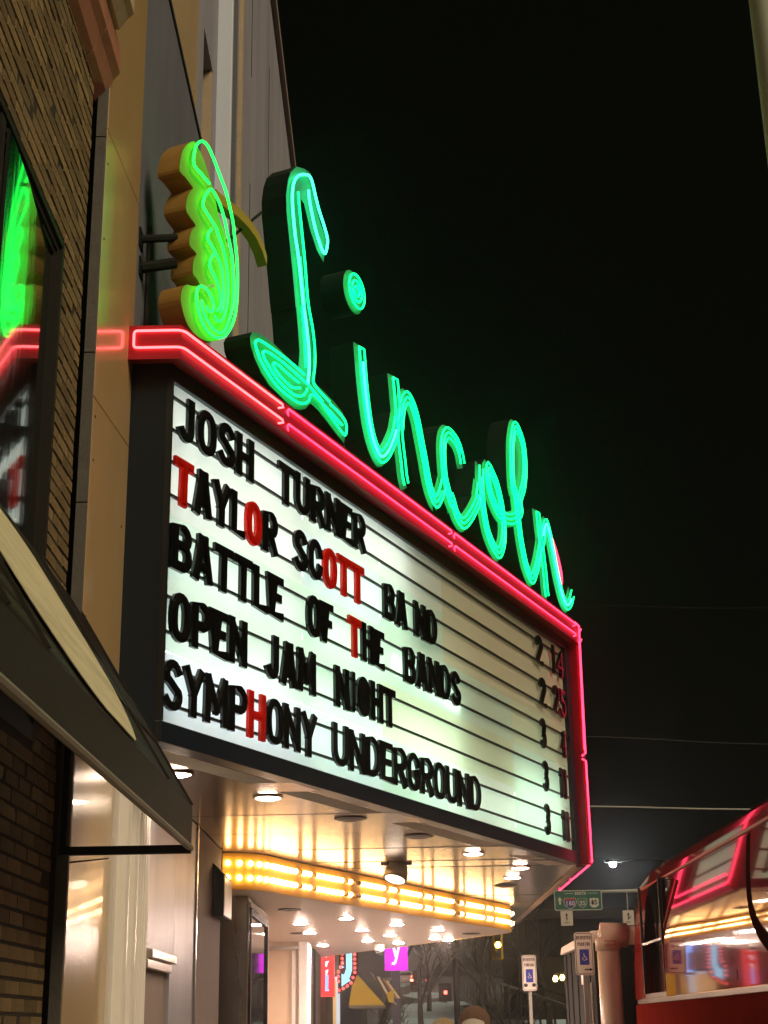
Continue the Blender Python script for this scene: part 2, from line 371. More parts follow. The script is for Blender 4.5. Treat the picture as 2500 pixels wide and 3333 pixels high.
# ------------------------------------------------------------------ ground, road and hill
def hgt(y): return max(0., min((y - 48) * .05, 8.6))
g = MB(); xs = [-120, -60, -2.2, 2.75, 14, 60, 120]; ys = [-60, 0, 30, 48, 60, 80, 110, 160, 220, 260, 400]
for i in range(len(xs) - 1):
    for j in range(len(ys) - 1):
        g.quad(*[(x, y, hgt(y) - .16) for x, y in ((xs[i], ys[j]), (xs[i + 1], ys[j]), (xs[i + 1], ys[j + 1]), (xs[i], ys[j + 1]))])
struct('ground', g, mat('dark_earth', (.03, .028, .022), .95, var=.4, scale=.3))
struct('sidewalk', MB().box(-2.3, 2.6, -20, 47, -.15, 0), M['concrete'])
struct('kerb', MB().box(2.6, 2.75, -20, 47, -.15, .0), M['greystone'])
rd = MB().quad((2.75, -20, -.155), (14, -20, -.155), (14, 48, -.155), (2.75, 48, -.155))
for a, b in ((48, 60), (60, 80), (80, 110), (110, 160), (160, 220)):
    rd.quad((-1.2, a, hgt(a) - .14), (14, a, hgt(a) - .14), (14, b, hgt(b) - .14), (-1.2, b, hgt(b) - .14))
struct('road', rd, M['asphalt'])
sn = MB(); rs = random.Random(5)
for x0, x1, y0, y1 in ((-.6, 5.5, 66, 120), (-.2, 5.2, 62, 74), (1.2, 5.4, 92, 104), (.5, 4.8, 128, 150), (3.6, 5.6, 112, 122), (-.8, 2.0, 168, 200), (3.8, 9.5, 56, 64), (7, 12.5, 66, 70), (6.8, 12, 84, 92)):
    n = 14; c = Vector(((x0 + x1) / 2, (y0 + y1) / 2, 0)); P = []
    for k in range(n):
        a = 2 * math.pi * k / n; q = .75 + .35 * rs.random()
        x = c.x + (x1 - x0) / 2 * math.cos(a) * q; y = c.y + (y1 - y0) / 2 * math.sin(a) * q; P.append((x, y, hgt(y) - .13))
    sn.poly(P)
o = obj('snow_patches', sn, M['snow']); o['kind'] = 'stuff'

# ------------------------------------------------------------------ brick building on the left
WX = -2.08
bb = thing('brick_building', 'dark buff brick building with a black framed window and a canvas awning nearest the camera', 'building', (WX, 7, 0))
W0, W1, WZ0, WZ1 = 4.6, 8.56, 3.2, 6.44       # window opening (along the street, height)
mo = MB()
X0 = WX + .003
for (a, b, c, d) in ((2., W0, 0, 8.6), (W1, 9.20, 0, 8.6), (W0, W1, 0, WZ0), (W0, W1, WZ1, 8.6)):
    mo.box(X0 - .035, X0, a, b, c, d)
obj('wall', mo, M['mortar'], bb)
obj('side_reveal', MB().box(X0 - .5, -2.13, 9.205, 9.354, 0, 10.9), M['darkjoint'], bb)
CH, BL, JT = .0900, .30, .011
first = None; cand = []
for r in range(int(8.6 / CH)):
    z0 = r * CH; y = 2.0 - (BL / 2 if r % 2 else 0)
    while y < 9.20:
        a, b = max(y, 2.0), min(y + BL, 9.20)
        segs = [(a, b)]
        if z0 + CH > WZ0 and z0 < WZ1: segs = [(a, min(b, W0)), (max(a, W1), b)]
        for a_, b_ in segs:
            if b_ - a_ > .05: cand.append((a_, b_, z0))
        y += BL
def inframe(p):
    d = Vector(p) - Vector((0, 0, 1.6)); q = d.dot(fwd)
    if q < .1: return False
    return abs(d.dot(cr) / q) < 1275 / 4850 and abs(d.dot(cu) / q) < 1690 / 4850
bm_cache = {}
def brick_mesh(ln):
    ln = round(ln, 2)
    if ln not in bm_cache:
        h, w = (CH - JT) / 2, (ln - JT) / 2; e = .006
        m = MB().hexa([(-.02, -w, -h), (-.02, w, -h), (-.02, w, h), (-.02, -w, h), (.006, -w + e, -h + e), (.006, w - e, -h + e), (.006, w - e, h - e), (.006, -w + e, h - e)])
        bm_cache[ln] = m
    return bm_cache[ln]
vis = [c for c in cand if inframe((WX, (c[0] + c[1]) / 2, c[2] + CH / 2))]
vis = [c for c in vis if not (c[2] < 2.35 and False)]
# the 300 bricks that show largest: upper wall and the strip beside the window first, then those under the awning
vis.sort(key=lambda c: (0 if c[2] > 4.2 else 1, (c[0] + c[1]) / 2 + .15 * abs(c[2] - 5)))
rb = random.Random(3)
meshes = {}
for k, (a, b, z0) in enumerate(vis[:300]):
    ln = round(b - a, 2); loc = (0.002 + rb.uniform(-.004, .004), (a + b) / 2 - 7, z0 + CH / 2)
    if ln not in meshes:
        o = obj('brick', brick_mesh(ln), M['brick'], None); meshes[ln] = o.data
        o.parent = bb; o.location = loc
    else:
        o = bpy.data.objects.new('brick', meshes[ln]); COL.objects.link(o); o.parent = bb; o.location = loc
    o.rotation_euler = (rb.uniform(-.008, .008), rb.uniform(-.02, .02), rb.uniform(-.02, .02))
rest = MB(); sel = set(vis[:300])
for c in cand:
    if c in sel: continue
    m = brick_mesh(c[1] - c[0]); dx = rb.uniform(-.004, .004); i = len(rest.v)
    rest.v += [(WX + v[0] + dx, v[1] + (c[0] + c[1]) / 2, v[2] + c[2] + CH / 2) for v in m.v]; rest.f += [tuple(i + q for q in f) for f in m.f]
o = obj('bricks', rest, M['brick'], bb); o['kind'] = 'stuff'
wf = MB()      # window frame: outer bars and an inner stepped bar
for (xa, xb, ye, yi, zt, zi) in ((-2.14, -2.064, 8.575, 8.53, 6.46, 6.41), (-2.14, -2.085, 8.529, 8.49, 6.409, 6.365), (-2.14, -2.10, 8.489, 8.455, 6.364, 6.33)):
    zb = WZ0 - (zt - 6.46); wf.box(xa, xb, yi, ye, zb, zt); wf.box(xa, xb - .002, 4.3, yi - .001, zi, zt); wf.box(xa, xb - .002, 4.3, yi - .001, zb, zb + .1)
fr = obj('window_frame', wf, M['darkframe'], bb)
pn = MB().hexa([(-2.07, 7.1, WZ0), (-2.05, 7.1, WZ0), (-2.118, 8.45, WZ0), (-2.138, 8.45, WZ0), (-2.07, 7.1, 6.36), (-2.05, 7.1, 6.36), (-2.118, 8.45, 6.36), (-2.138, 8.45, 6.36)])
obj('pane', MB().box(-2.16, -2.14, 4.5, 7.0, WZ0, 6.4), M['pane'], fr)
obj('mullion', MB().box(-2.2, -2.075, 7.0, 7.09, WZ0, 6.4), M['darkframe'], fr)
obj('pane', pn, M['pane'], fr)
# cornice over the wall: stepped mouldings in blocks
def cornice(y0, y1, mats):
    pr = [(-2.10, 8.10), (-2.02, 8.18), (-1.975, 8.30), (-1.93, 8.36), (-1.93, 8.56), (-2.10, 8.56)]
    return MB().prism([(x, y0, z) for x, z in pr], (0, y1 - y0, 0))
for (a, b) in ((2.0, 5.0), (5.015, 7.4), (7.415, 8.86), (8.875, 9.40)):
    obj('cornice_block', cornice(a, b, None), M['terracotta'], bb)
pr = [(-2.10, 8.565), (-1.90, 8.565), (-1.84, 8.66), (-1.80, 8.70), (-1.80, 8.95), (-2.10, 8.95)]
for (a, b) in ((2.0, 6.1), (6.115, 9.16)):
    obj('cornice_crown', MB().prism([(x, a, z) for x, z in pr], (0, b - a, 0)), M['pale_stone'], bb)
# grey corner trim strips beside the brick
obj('corner_strip', MB().box(-2.12, -2.095, 9.205, 9.25, 0, 8.5), M['darkjoint'], bb)

# ------------------------------------------------------------------ awning over the shop
aw = thing('shop_awning', 'dark canvas shop awning with a cream oval reflection painted on it below the brick wall', 'awning', (-2.06, 7, 2.68))
AX0, AZ0, AX1, AZ1, AZB, AY0, AY1 = -2.06, 4.28, -1.25, 2.93, 2.68, 1.2, 9.40
def sag(t): return 0.
cn = MB(); NS = 10
for k in range(NS):
    t0, t1 = k / NS, (k + 1) / NS
    P = [(AX0 + (AX1 - AX0) * t + sag(t) * .5, AZ0 + (AZ1 - AZ0) * t + sag(t)) for t in (t0, t1)]
    cn.quad((P[0][0], AY0, P[0][1]), (P[1][0], AY0, P[1][1]), (P[1][0], AY1, P[1][1]), (P[0][0], AY1, P[0][1]))
o = obj('canvas', cn, M['canvas'], aw, smooth=True)
s_ = o.modifiers.new('thick', 'SOLIDIFY'); s_.thickness = .012; s_.offset = -1
obj('valance', MB().box(AX1 - .012, AX1, AY0, AY1, AZB + .02, AZ1 - .004), M['canvas'], aw)
obj('hem', MB().tube([(AX1 - .005, AY0, AZB), (AX1 - .005, AY1, AZB)], .021, 8), M['canvasedge'], aw)
obj('frame_bar', bar((AX0, AY1 - .03, AZB - .01), (AX1, AY1 - .03, AZB - .01), .05), M['black'], aw)
obj('frame_bar', bar((AX0 + .03, AY1 - .03, AZ0 - .09), (AX1 - .02, AY1 - .03, AZ1 - .04), .035), M['black'], aw)
obj('frame_bar', bar((AX0 + .02, AY1 - .03, AZB), (AX0 + .02, AY1 - .03, AZ0 - .1), .04), M['black'], aw)
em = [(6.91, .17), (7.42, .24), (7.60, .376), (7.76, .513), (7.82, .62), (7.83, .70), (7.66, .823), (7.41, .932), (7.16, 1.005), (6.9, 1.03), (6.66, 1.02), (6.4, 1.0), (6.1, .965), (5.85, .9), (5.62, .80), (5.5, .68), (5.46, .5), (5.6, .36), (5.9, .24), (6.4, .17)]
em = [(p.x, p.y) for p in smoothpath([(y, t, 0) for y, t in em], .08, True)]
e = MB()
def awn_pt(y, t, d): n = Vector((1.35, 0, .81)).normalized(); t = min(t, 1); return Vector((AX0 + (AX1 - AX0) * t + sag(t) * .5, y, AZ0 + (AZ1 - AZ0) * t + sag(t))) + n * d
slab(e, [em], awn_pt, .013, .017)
for yy in (2.3, 3.5, 4.7, 5.3, 8.35, 9.36): obj('seam', MB().hexa([awn_pt(yy + a, t, d) for t, d in ((.005, .001), (.995, .001)) for a in (0, .022)][:2] + [awn_pt(yy + .022, .995, .001), awn_pt(yy, .995, .001)] + [awn_pt(yy, .005, .016), awn_pt(yy + .022, .005, .016), awn_pt(yy + .022, .995, .016), awn_pt(yy, .995, .016)]), M['canvas'], aw)
obj('marquee_reflection', e, M['marquee_reflection'], aw)  # cream oval painted on the canvas as a reflection of the lit board

# ------------------------------------------------------------------ theatre building
tb = thing('theatre_building', 'tall pale stucco theatre building rising behind the marquee with a fin coloured as floodlit', 'building', (-3, 16, 0))
def zj(y, z): return z + (y - 9.39) * .125
for a, b in ((-.2, 2.60), (2.608, 5.735), (5.745, 7.875), (7.885, 10.75)):
    y0, y1 = 9.395, 10.765
    obj('enamel_panel', MB().hexa([(-2.07, y0, zj(y0, a)), (-2.0, y0, zj(y0, a)), (-2.0, y1, zj(y1, a)), (-2.07, y1, zj(y1, a)), (-2.07, y0, zj(y0, b)), (-2.0, y0, zj(y0, b)), (-2.0, y1, zj(y1, b)), (-2.07, y1, zj(y1, b))]), M['enamel'], tb, bevel=.004)
bo = MB()
for y, z in ((9.47, 5.30), (9.47, 5.62), (9.46, 7.62), (9.46, 7.0), (10.6, 5.2), (9.48, 4.2)): bo.lathe((-2.002, y, z), [(.012, 0), (.010, .006)], 8, (1, 0, 0))
obj('bolts', bo, M['darkjoint'], tb)
for a, b in ((0, 2.66), (2.67, 4.95), (4.96, 6.05), (6.06, 7.78), (7.79, 8.6), (8.61, 10.8)):
    obj('return_panel', MB().box(-2.074, -2.0015, 9.355, 9.392, a, b), M['greystone'], tb)
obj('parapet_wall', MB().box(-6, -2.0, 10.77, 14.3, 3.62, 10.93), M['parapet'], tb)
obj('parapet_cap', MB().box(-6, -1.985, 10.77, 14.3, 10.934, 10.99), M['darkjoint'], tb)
TX = -2.1
tw = MB()
for (a, b, c, d) in ((14.42, 15.05, 3.62, 20.6), (15.05, 15.95, 13.05, 20.6), (15.95, 34, 3.62, 20.6)): tw.box(-12, TX, a, b, c, d)
tw.box(-12, -2.5, 15.05, 15.95, 3.62, 13.05)
obj('tower_wall', tw, M['towerwall'], tb)
obj('side_wall', MB().box(-12, TX + .02, 14.31, 14.415, 3.62, 20.6), M['creamwall'], tb)
obj('window_jamb', MB().box(-2.46, TX - .006, 15.90, 15.948, 3.62, 13.04), M['pale_stone'], tb)
obj('fin', MB().box(TX + .002, -1.905, 16.30, 16.42, 3.62, 20.7), M['floodlit_fin'], tb, bevel=.006)
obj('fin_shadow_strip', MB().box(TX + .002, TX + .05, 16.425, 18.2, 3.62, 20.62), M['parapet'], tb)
obj('pilaster_strip', MB().box(TX + .002, TX + .06, 18.75, 18.98, 3.62, 20.62), M['pale_stone'], tb, bevel=.005)
for y, a, b in ((20.7, 16.4, 18.4), (20.75, 9.5, 14.4), (24.1, 15.6, 19.0), (24.1, 9, 13.2), (27.6, 12, 16)):
    obj('wall_joint', MB().box(TX - .01, TX + .006, y, y + .05 , a, b), M['darkjoint'], tb)
obj('roof_coping', MB().box(-12, TX + .10, 14.31, 34, 20.705, 20.9), M['mauve'], tb)
cnd = MB()
for y in (11.2, 11.32): cnd.tube([(-1.985, y, 6.7), (-1.985, y, 8.1 if y < 11.3 else 7.4)], .02, 6)
obj('conduit', cnd, M['darkjoint'], tb)
# street level of the theatre
obj('base_wall', MB().box(-6, -2.02, 10.77, 17.6, 0, 3.6), M['mauve'], tb)
fl = MB().box(-2.02, -1.985, 10.80, 12.33, 0, 3.59)
for y, r in ((11.02, .10), (11.36, .105)): fl.tube([(-1.985, y, 0), (-1.985, y, 3.59)], r * .8, 14)
for k in range(6): fl.tube([(-1.983, 11.62 + .115 * k, 0), (-1.983, 11.62 + .115 * k, 3.59)], .028, 8)
obj('fluted_pilaster', fl, M['white'], tb, smooth=False)
for a, b in ((12.345, 13.95), (13.956, 15.36)):
    z0 = 2.25 if a < 13 else 0
    obj('metal_panel', MB().box(-2.02, -1.99, a, b, z0, 3.59), M['greymetal'], tb)
obj('metal_panel', MB().box(-2.02, -1.99, 13.72, 13.95, 0, 2.245), M['greymetal'], tb)
obj('corner_trim', MB().box(-2.02, -1.972, 15.362, 15.42, 0, 3.59), M['chrome'], tb)
dr = obj('door', MB().box(-2.10, -2.06, 12.36, 13.66, 0, 2.06), M['greymetal'], tb)
obj('lintel', MB().box(-2.02, -1.93, 12.35, 13.74, 2.17, 2.24).box(-2.02, -1.965, 12.35, 13.70, 2.09, 2.168), M['chrome'], tb, bevel=.008)
obj('mauve_pilaster', MB().box(-2.02, -1.99, 15.43, 17.6, 0, 3.59), M['mauve'], tb)
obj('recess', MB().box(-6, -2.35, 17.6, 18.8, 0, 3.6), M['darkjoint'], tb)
obj('pillar', MB().box(-3.2, -1.79, 18.8, 18.9, 0, 3.17), M['steel'], tb)
obj('pillar_edge', MB().box(-1.80, -1.772, 18.79, 18.86, 0, 3.17), M['steeledge'], tb, bevel=.004)
obj('pier', MB().box(-3.2, -1.80, 18.9, 21.62, 0, 3.17), M['steel'], tb)
# poster case on the pier
pc = thing('poster_case', 'narrow glazed poster case in a steel frame beside the entrance', 'display case', (-1.78, 20.2, 0))
cf = MB()
for (a, b, c, d) in ((18.92, 19.0, .5, 3.04), (21.42, 21.5, .5, 3.04), (19.0, 21.42, 2.96, 3.04), (19.0, 21.42, .5, .6)): cf.box(-1.80, -1.755, a, b, c, d)
obj('frame', cf, M['darkframe'], pc)
obj('pane', MB().box(-1.798, -1.782, 19.0, 21.42, .6, 2.96), mat('poster_glass', (.09, .085, .07), .05, coat=1., var=.3, scale=1.2, spec=.7), pc)
obj('header_strip', MB().box(-1.80, -1.76, 18.92, 21.5, 3.05, 3.11), M['steeledge'], pc)
# entrance
obj('entry_back', MB().box(-4.2, -4.1, 21.62, 29.0, 0, 3.18), M['creamdoor'], tb)
obj('entry_wall', MB().box(-4.1, -1.79, 29.0, 29.2, 0, 3.18), M['creamdoor'], tb)
obj('door_head', MB().box(-3.0, -1.80, 28.93, 28.998, 3.03, 3.09), M['chrome'], tb)
obj('door_post', MB().box(-1.92, -1.85, 28.92, 28.996, 0, 3.02), M['white'], tb)
obj('entry_column', MB().box(-1.79, -1.625, 28.85, 29.2, 0, 3.17), M['white'], tb, bevel=.01)
for k, (y0, y1, mm_) in enumerate(((29.2, 30.3, 'white'), (30.32, 31.4, 'steel'), (31.42, 32.1, 'black'), (32.12, 34.5, 'mauve'))):
    obj('shopfront_panel', MB().box(-3, -1.64 - .015 * (k % 2), y0, y1, 0, 3.5), M[mm_], tb)
sp = thing('wall_speaker', 'black wedge loudspeaker on the mauve wall under the bulb fascia', 'speaker', (-1.95, 17.2, 2.8))
obj('body', MB().hexa([(-1.99, 16.8, 2.80), (-1.868, 16.8, 2.79), (-1.868, 17.6, 2.79), (-1.99, 17.6, 2.80), (-1.99, 16.8, 3.37), (-1.868, 16.8, 3.24), (-1.868, 17.6, 3.24), (-1.99, 17.6, 3.37)]), M['black'], sp, bevel=.006)
obj('lit_side', MB().box(-1.867, -1.858, 16.82, 17.58, 2.81, 3.22), M['white'], sp)  # white plate paints the lamplit street side of the black box
# ------------------------------------------------------------------ shapes of the neon script, the leaf and the words (board metres)
L_POLY = [[(1.299,7.415),(1.338,7.479),(1.431,7.516),(1.554,7.533),(1.722,7.539),(1.879,7.524),(2.054,7.507),(2.218,7.483),(2.385,7.498),(2.547,7.478),(2.745,7.463),(3.004,7.438),(3.17,7.398),(3.274,7.342),(3.198,7.076),(3.0,7.122),(2.823,7.173),(2.617,7.22),(2.477,7.227),(2.431,7.194),(2.37,7.133),(2.265,7.08),(2.146,7.048),(2.001,7.051),(1.829,7.072),(1.66,7.093),(1.508,7.155),(1.384,7.249),(1.315,7.335)],[(1.992,9.382),(2.051,9.518),(2.172,9.647),(2.333,9.714),(2.478,9.743),(2.482,9.664),(2.57,9.482),(2.68,9.292),(2.839,9.164),(2.756,8.872),(2.605,8.942),(2.46,9.102),(2.334,9.317),(2.254,9.33),(2.245,9.232),(2.273,9.006),(2.336,8.716),(2.425,8.404),(2.451,8.233),(2.454,8.234),(2.477,8.006),(2.524,7.789),(2.555,7.645),(2.547,7.478),(2.385,7.452),(2.218,7.476),(2.247,7.672),(2.215,7.89),(2.176,8.107),(2.166,8.103),(2.095,8.462),(2.024,8.786),(1.97,9.03),(1.959,9.208)]]
L_BRIGHT = [[(2.342,9.463),(2.361,9.369),(2.442,9.187),(2.551,9.027),(2.66,8.932),(2.706,8.936),(2.753,9.045),(2.763,9.126),(2.698,9.226),(2.569,9.367),(2.478,9.509),(2.423,9.603),(2.369,9.634),(2.226,9.576),(2.086,9.463),(2.018,9.332),(2.002,9.176),(2.03,8.971),(2.066,8.808),(2.119,8.654),(2.181,8.414),(2.234,8.172),(2.307,7.931),(2.35,7.716),(2.359,7.564),(2.332,7.369)]]
L_TUBE = [[(2.122,9.324),(2.14,9.213),(2.194,8.965),(2.266,8.636),(2.337,8.219),(2.43,7.985),(2.477,7.769),(2.477,7.613),(2.446,7.43),(2.493,7.402),(2.792,7.357)],[(2.162,8.63),(2.201,8.424),(2.248,8.14),(2.214,8.124),(2.249,7.905),(2.277,7.685),(2.29,7.52)],[(2.263,7.433),(1.938,7.443),(1.654,7.435),(1.447,7.421),(1.366,7.404),(1.314,7.356),(1.335,7.308),(1.411,7.231),(1.562,7.149),(1.73,7.099),(1.942,7.088),(2.146,7.1),(2.265,7.138),(2.355,7.203),(2.385,7.268),(2.446,7.296),(2.617,7.281),(2.823,7.251),(3.018,7.215)],[(2.309,7.36),(2.012,7.376),(1.725,7.377),(1.517,7.355),(1.456,7.323),(1.471,7.285),(1.561,7.235),(1.7,7.175),(1.884,7.146),(2.087,7.151),(2.22,7.199),(2.302,7.273),(2.309,7.307)],[(2.145,7.302),(1.882,7.308),(1.726,7.318),(1.656,7.3),(1.65,7.272),(1.756,7.227),(1.912,7.209),(2.013,7.204),(2.175,7.261)],[(2.339,7.357),(2.633,7.303)],[(2.808,7.339),(3.019,7.318),(3.143,7.277),(3.168,7.238),(3.158,7.172),(3.133,7.131),(3.001,7.154),(2.633,7.272)],[(2.775,7.264),(3.068,7.217)]]
STROKES = [[(3.542,8.252),(3.565,8.102),(3.599,7.882),(3.652,7.654),(3.726,7.435),(3.83,7.283),(3.972,7.202),(4.124,7.288),(4.262,7.445),(4.364,7.601),(4.426,7.778)],[(4.392,8.251),(4.416,8.121),(4.442,7.957),(4.47,7.794),(4.507,7.55),(4.557,7.354),(4.59,7.197),(4.632,7.11)],[(4.51,7.723),(4.543,7.891),(4.61,8.057),(4.726,8.163),(4.827,8.14),(4.954,8.019),(5.065,7.794),(5.185,7.526),(5.199,7.484),(5.311,7.27),(5.466,7.173),(5.621,7.317),(5.723,7.489)],[(6.344,7.931),(6.292,8.048),(6.193,8.141),(6.056,8.176),(5.901,8.169),(5.773,8.06),(5.73,7.934),(5.726,7.768),(5.754,7.572),(5.82,7.458),(5.936,7.326),(5.968,7.353),(6.092,7.219),(6.286,7.17),(6.549,7.338),(6.84,7.652),(6.833,7.669),(6.888,7.835)],[(6.98,8.105),(6.958,7.888),(6.972,7.694),(7.015,7.51),(7.096,7.337),(7.215,7.225),(7.34,7.162),(7.485,7.139),(7.639,7.287),(7.708,7.469),(7.706,7.62),(7.666,7.812),(7.598,7.944),(7.502,8.067),(7.37,8.146),(7.254,8.193),(7.199,8.109),(7.211,7.971),(7.283,7.843),(7.42,7.745),(7.563,7.688),(7.785,7.695),(7.988,7.737),(8.232,7.842),(8.415,8.004),(8.384,8.107),(8.584,8.406),(8.675,8.712),(8.626,9.025),(8.373,9.162),(8.202,8.898),(8.142,8.53),(8.159,8.193),(8.205,8.192),(8.252,7.995),(8.299,7.8),(8.347,7.605),(8.425,7.419),(8.521,7.258),(8.728,7.137),(8.923,7.315),(9.082,7.55),(9.194,7.765)],[(9.124,8.18),(9.151,8.003),(9.199,7.799),(9.255,7.545),(9.293,7.34),(9.317,7.132),(9.343,7.053)],[(9.26,7.784),(9.366,8.012),(9.492,8.127),(9.589,8.023),(9.69,7.831),(9.787,7.614),(9.887,7.421),(9.981,7.28),(10.083,7.185),(10.23,7.15),(10.405,7.254),(10.519,7.395)]]
LEAF_FACE = [[(0.251,8.801),(0.199,8.764),(0.14,8.705),(0.074,8.613),(0.044,8.515),(0.038,8.388),(0.121,8.381),(0.193,8.362),(0.252,8.346),(0.214,8.293),(0.166,8.203),(0.15,8.089),(0.191,8.057),(0.254,8.037),(0.313,8.015),(0.258,7.95),(0.228,7.877),(0.22,7.843),(0.227,7.784),(0.294,7.771),(0.339,7.756),(0.298,7.694),(0.284,7.605),(0.292,7.551),(0.349,7.537),(0.391,7.51),(0.414,7.485),(0.362,7.471),(0.284,7.434),(0.207,7.411),(0.15,7.365),(0.119,7.3),(0.114,7.233),(0.144,7.161),(0.199,7.085),(0.279,7.035),(0.383,7.02),(0.506,7.033),(0.612,7.068),(0.701,7.117),(0.791,7.187),(0.862,7.276),(0.916,7.363),(0.941,7.454),(0.956,7.568),(0.951,7.7),(0.932,7.854),(0.899,7.969),(0.842,8.083),(0.775,8.202),(0.681,8.294),(0.598,8.481),(0.499,8.608),(0.401,8.719),(0.297,8.786)]]
LEAF_TUBE = [[(0.431,8.472),(0.367,8.48),(0.267,8.495),(0.185,8.509),(0.166,8.546),(0.179,8.64),(0.21,8.73),(0.278,8.803),(0.341,8.828),(0.406,8.811),(0.503,8.738),(0.6,8.648),(0.699,8.553),(0.781,8.424),(0.843,8.296),(0.866,8.194),(0.895,8.082),(0.921,7.958),(0.934,7.801),(0.933,7.638),(0.912,7.467),(0.86,7.327),(0.781,7.208),(0.692,7.131),(0.611,7.094),(0.504,7.083),(0.414,7.105),(0.342,7.159),(0.294,7.239),(0.273,7.321),(0.286,7.394),(0.345,7.45),(0.415,7.46),(0.479,7.442),(0.535,7.396),(0.546,7.344),(0.526,7.298),(0.477,7.281),(0.432,7.302)],[(0.351,7.322),(0.381,7.253),(0.437,7.191),(0.519,7.156),(0.609,7.149),(0.69,7.174),(0.751,7.243),(0.812,7.359),(0.859,7.496),(0.875,7.638),(0.861,7.82),(0.824,7.992),(0.764,8.125),(0.743,8.162),(0.702,8.25),(0.622,8.356),(0.545,8.413),(0.47,8.438),(0.399,8.367),(0.349,8.28),(0.335,8.208),(0.381,8.179),(0.474,8.142),(0.558,8.105),(0.597,8.057),(0.656,8.0),(0.715,7.911),(0.757,7.797),(0.776,7.672),(0.777,7.539),(0.754,7.422),(0.711,7.324),(0.641,7.256),(0.595,7.252),(0.567,7.28)],[(0.482,8.057),(0.435,7.995),(0.42,7.934),(0.485,7.903),(0.559,7.866),(0.626,7.813),(0.676,7.731),(0.7,7.609),(0.709,7.481),(0.682,7.363)],[(0.533,7.842),(0.49,7.784),(0.466,7.709),(0.495,7.67),(0.56,7.633),(0.618,7.571),(0.658,7.484),(0.661,7.412),(0.601,7.337)]]
FIN_FACE = [[(9.756,8.128),(9.903,8.104),(10.085,7.977),(10.224,7.79),(10.313,7.612),(10.292,7.494),(10.094,7.442),(10.007,7.53),(9.937,7.711),(9.853,7.91)]]
WORDS = [(1,'JOSH',0.09,1.31),(1,'TURNER',1.76,3.57),(2,'TAYLOR',0.07,1.75),(2,'SCOTT',2.05,3.52),(2,'BA',3.98,4.56),(2,'ND',4.76,5.37),(3,'BATTLE',0.05,1.86),(3,'OF',2.31,2.83),(3,'THE',3.17,3.97),(3,'BANDS',4.46,6.01),(4,'OPEN',0.07,1.24),(4,'JAM',1.55,2.48),(4,'NIGHT',2.87,4.22),(5,'SYMPHONY',0.0,2.49),(5,'UNDERGROUND',2.82,6.52),(1,'2',8.74,8.99),(1,'14',9.38,9.85),(2,'2',8.8,9.04),(2,'25',9.35,9.85),(3,'3',8.77,8.95),(3,'4',9.59,9.77),(4,'3',8.79,8.96),(4,'11',9.44,9.73),(5,'3',8.77,8.94),(5,'11',9.45,9.74)]
# ------------------------------------------------------------------ marquee frame of reference
MA = Vector((-1.716, 10.77, 0)); DV = Vector((.4075, .9132, 0)); NV = Vector((.9132, -.4075, 0)); LB = 10.15
def BD(s, z, o=0.): return MA + DV * s + NV * o + Vector((0, 0, z))
W0P, PA, PB, PC, PD = Vector((-2.0, 10.77, 0)), MA, MA + DV * LB, Vector((2.42, 24.2, 0)), Vector((-1.95, 34, 0))
N0, N1, N2 = Vector((0, -1, 0)), NV, Vector((1, 0, 0)); N3 = Vector((.9132, .4075, 0))
def mitre(p, n1, n2, o): b = n1 + n2; return p + b * (o / b.dot(n1))
def ring(o, z):
    P = [W0P + N0 * o, mitre(PA, N0, N1, o), mitre(PB, N1, N2, o), mitre(PC, N2, N3, o), PD + N3 * o]
    return [Vector((p.x, p.y, z)) for p in P]
mq = thing('theatre_marquee', 'big wedge shaped theatre marquee with a backlit letter board and red neon border', 'marquee', (.4, 16, 3.6))
def loft(rings, closed=True):
    m = MB(); n = len(rings); L = len(rings[0])
    for r in rings: m.v += [tuple(p) for p in r]
    for i in range(n if closed else n - 1):
        for k in range(L - 1):
            a, b = i, (i + 1) % n
            m.f.append((a * L + k, a * L + k + 1, b * L + k + 1, b * L + k))
    return m
# red neon channel round the top
obj('neon_channel', loft([ring(-.15, 6.63), ring(0, 6.62), ring(.2, 6.565), ring(.2, 6.855), ring(.10, 6.90), ring(-.15, 6.90)]), M['redpaint'], mq)
obj('roof', MB().poly([(p.x, p.y, 6.86) for p in ring(-.1, 0)] + [(-2.0, 34, 6.86)]), M['black'], mq)
# cabinet frame
obj('end_panel', MB().box(-2.0, -1.72, 10.77, 10.83, 3.6, 6.62), M['navy'], mq)
def bbox(s0, s1, z0, z1, o0, o1): return [BD(s0, z0, o0), BD(s1, z0, o0), BD(s1, z0, o1), BD(s0, z0, o1), BD(s0, z1, o0), BD(s1, z1, o0), BD(s1, z1, o1), BD(s0, z1, o1)]
obj('frame_top', MB().hexa(bbox(0, LB, 6.48, 6.625, -.12, .035)), M['navy'], mq, bevel=.006)
obj('frame_bottom', MB().hexa(bbox(0, LB, 3.6, 3.755, -.12, .05)), M['navy'], mq, bevel=.006)
obj('frame_side', MB().hexa(bbox(0, .02, 3.757, 6.478, -.12, .05)), M['navy'], mq)
obj('frame_side', MB().hexa(bbox(9.975, LB, 3.757, 6.478, -.12, .05)), M['navy'], mq)
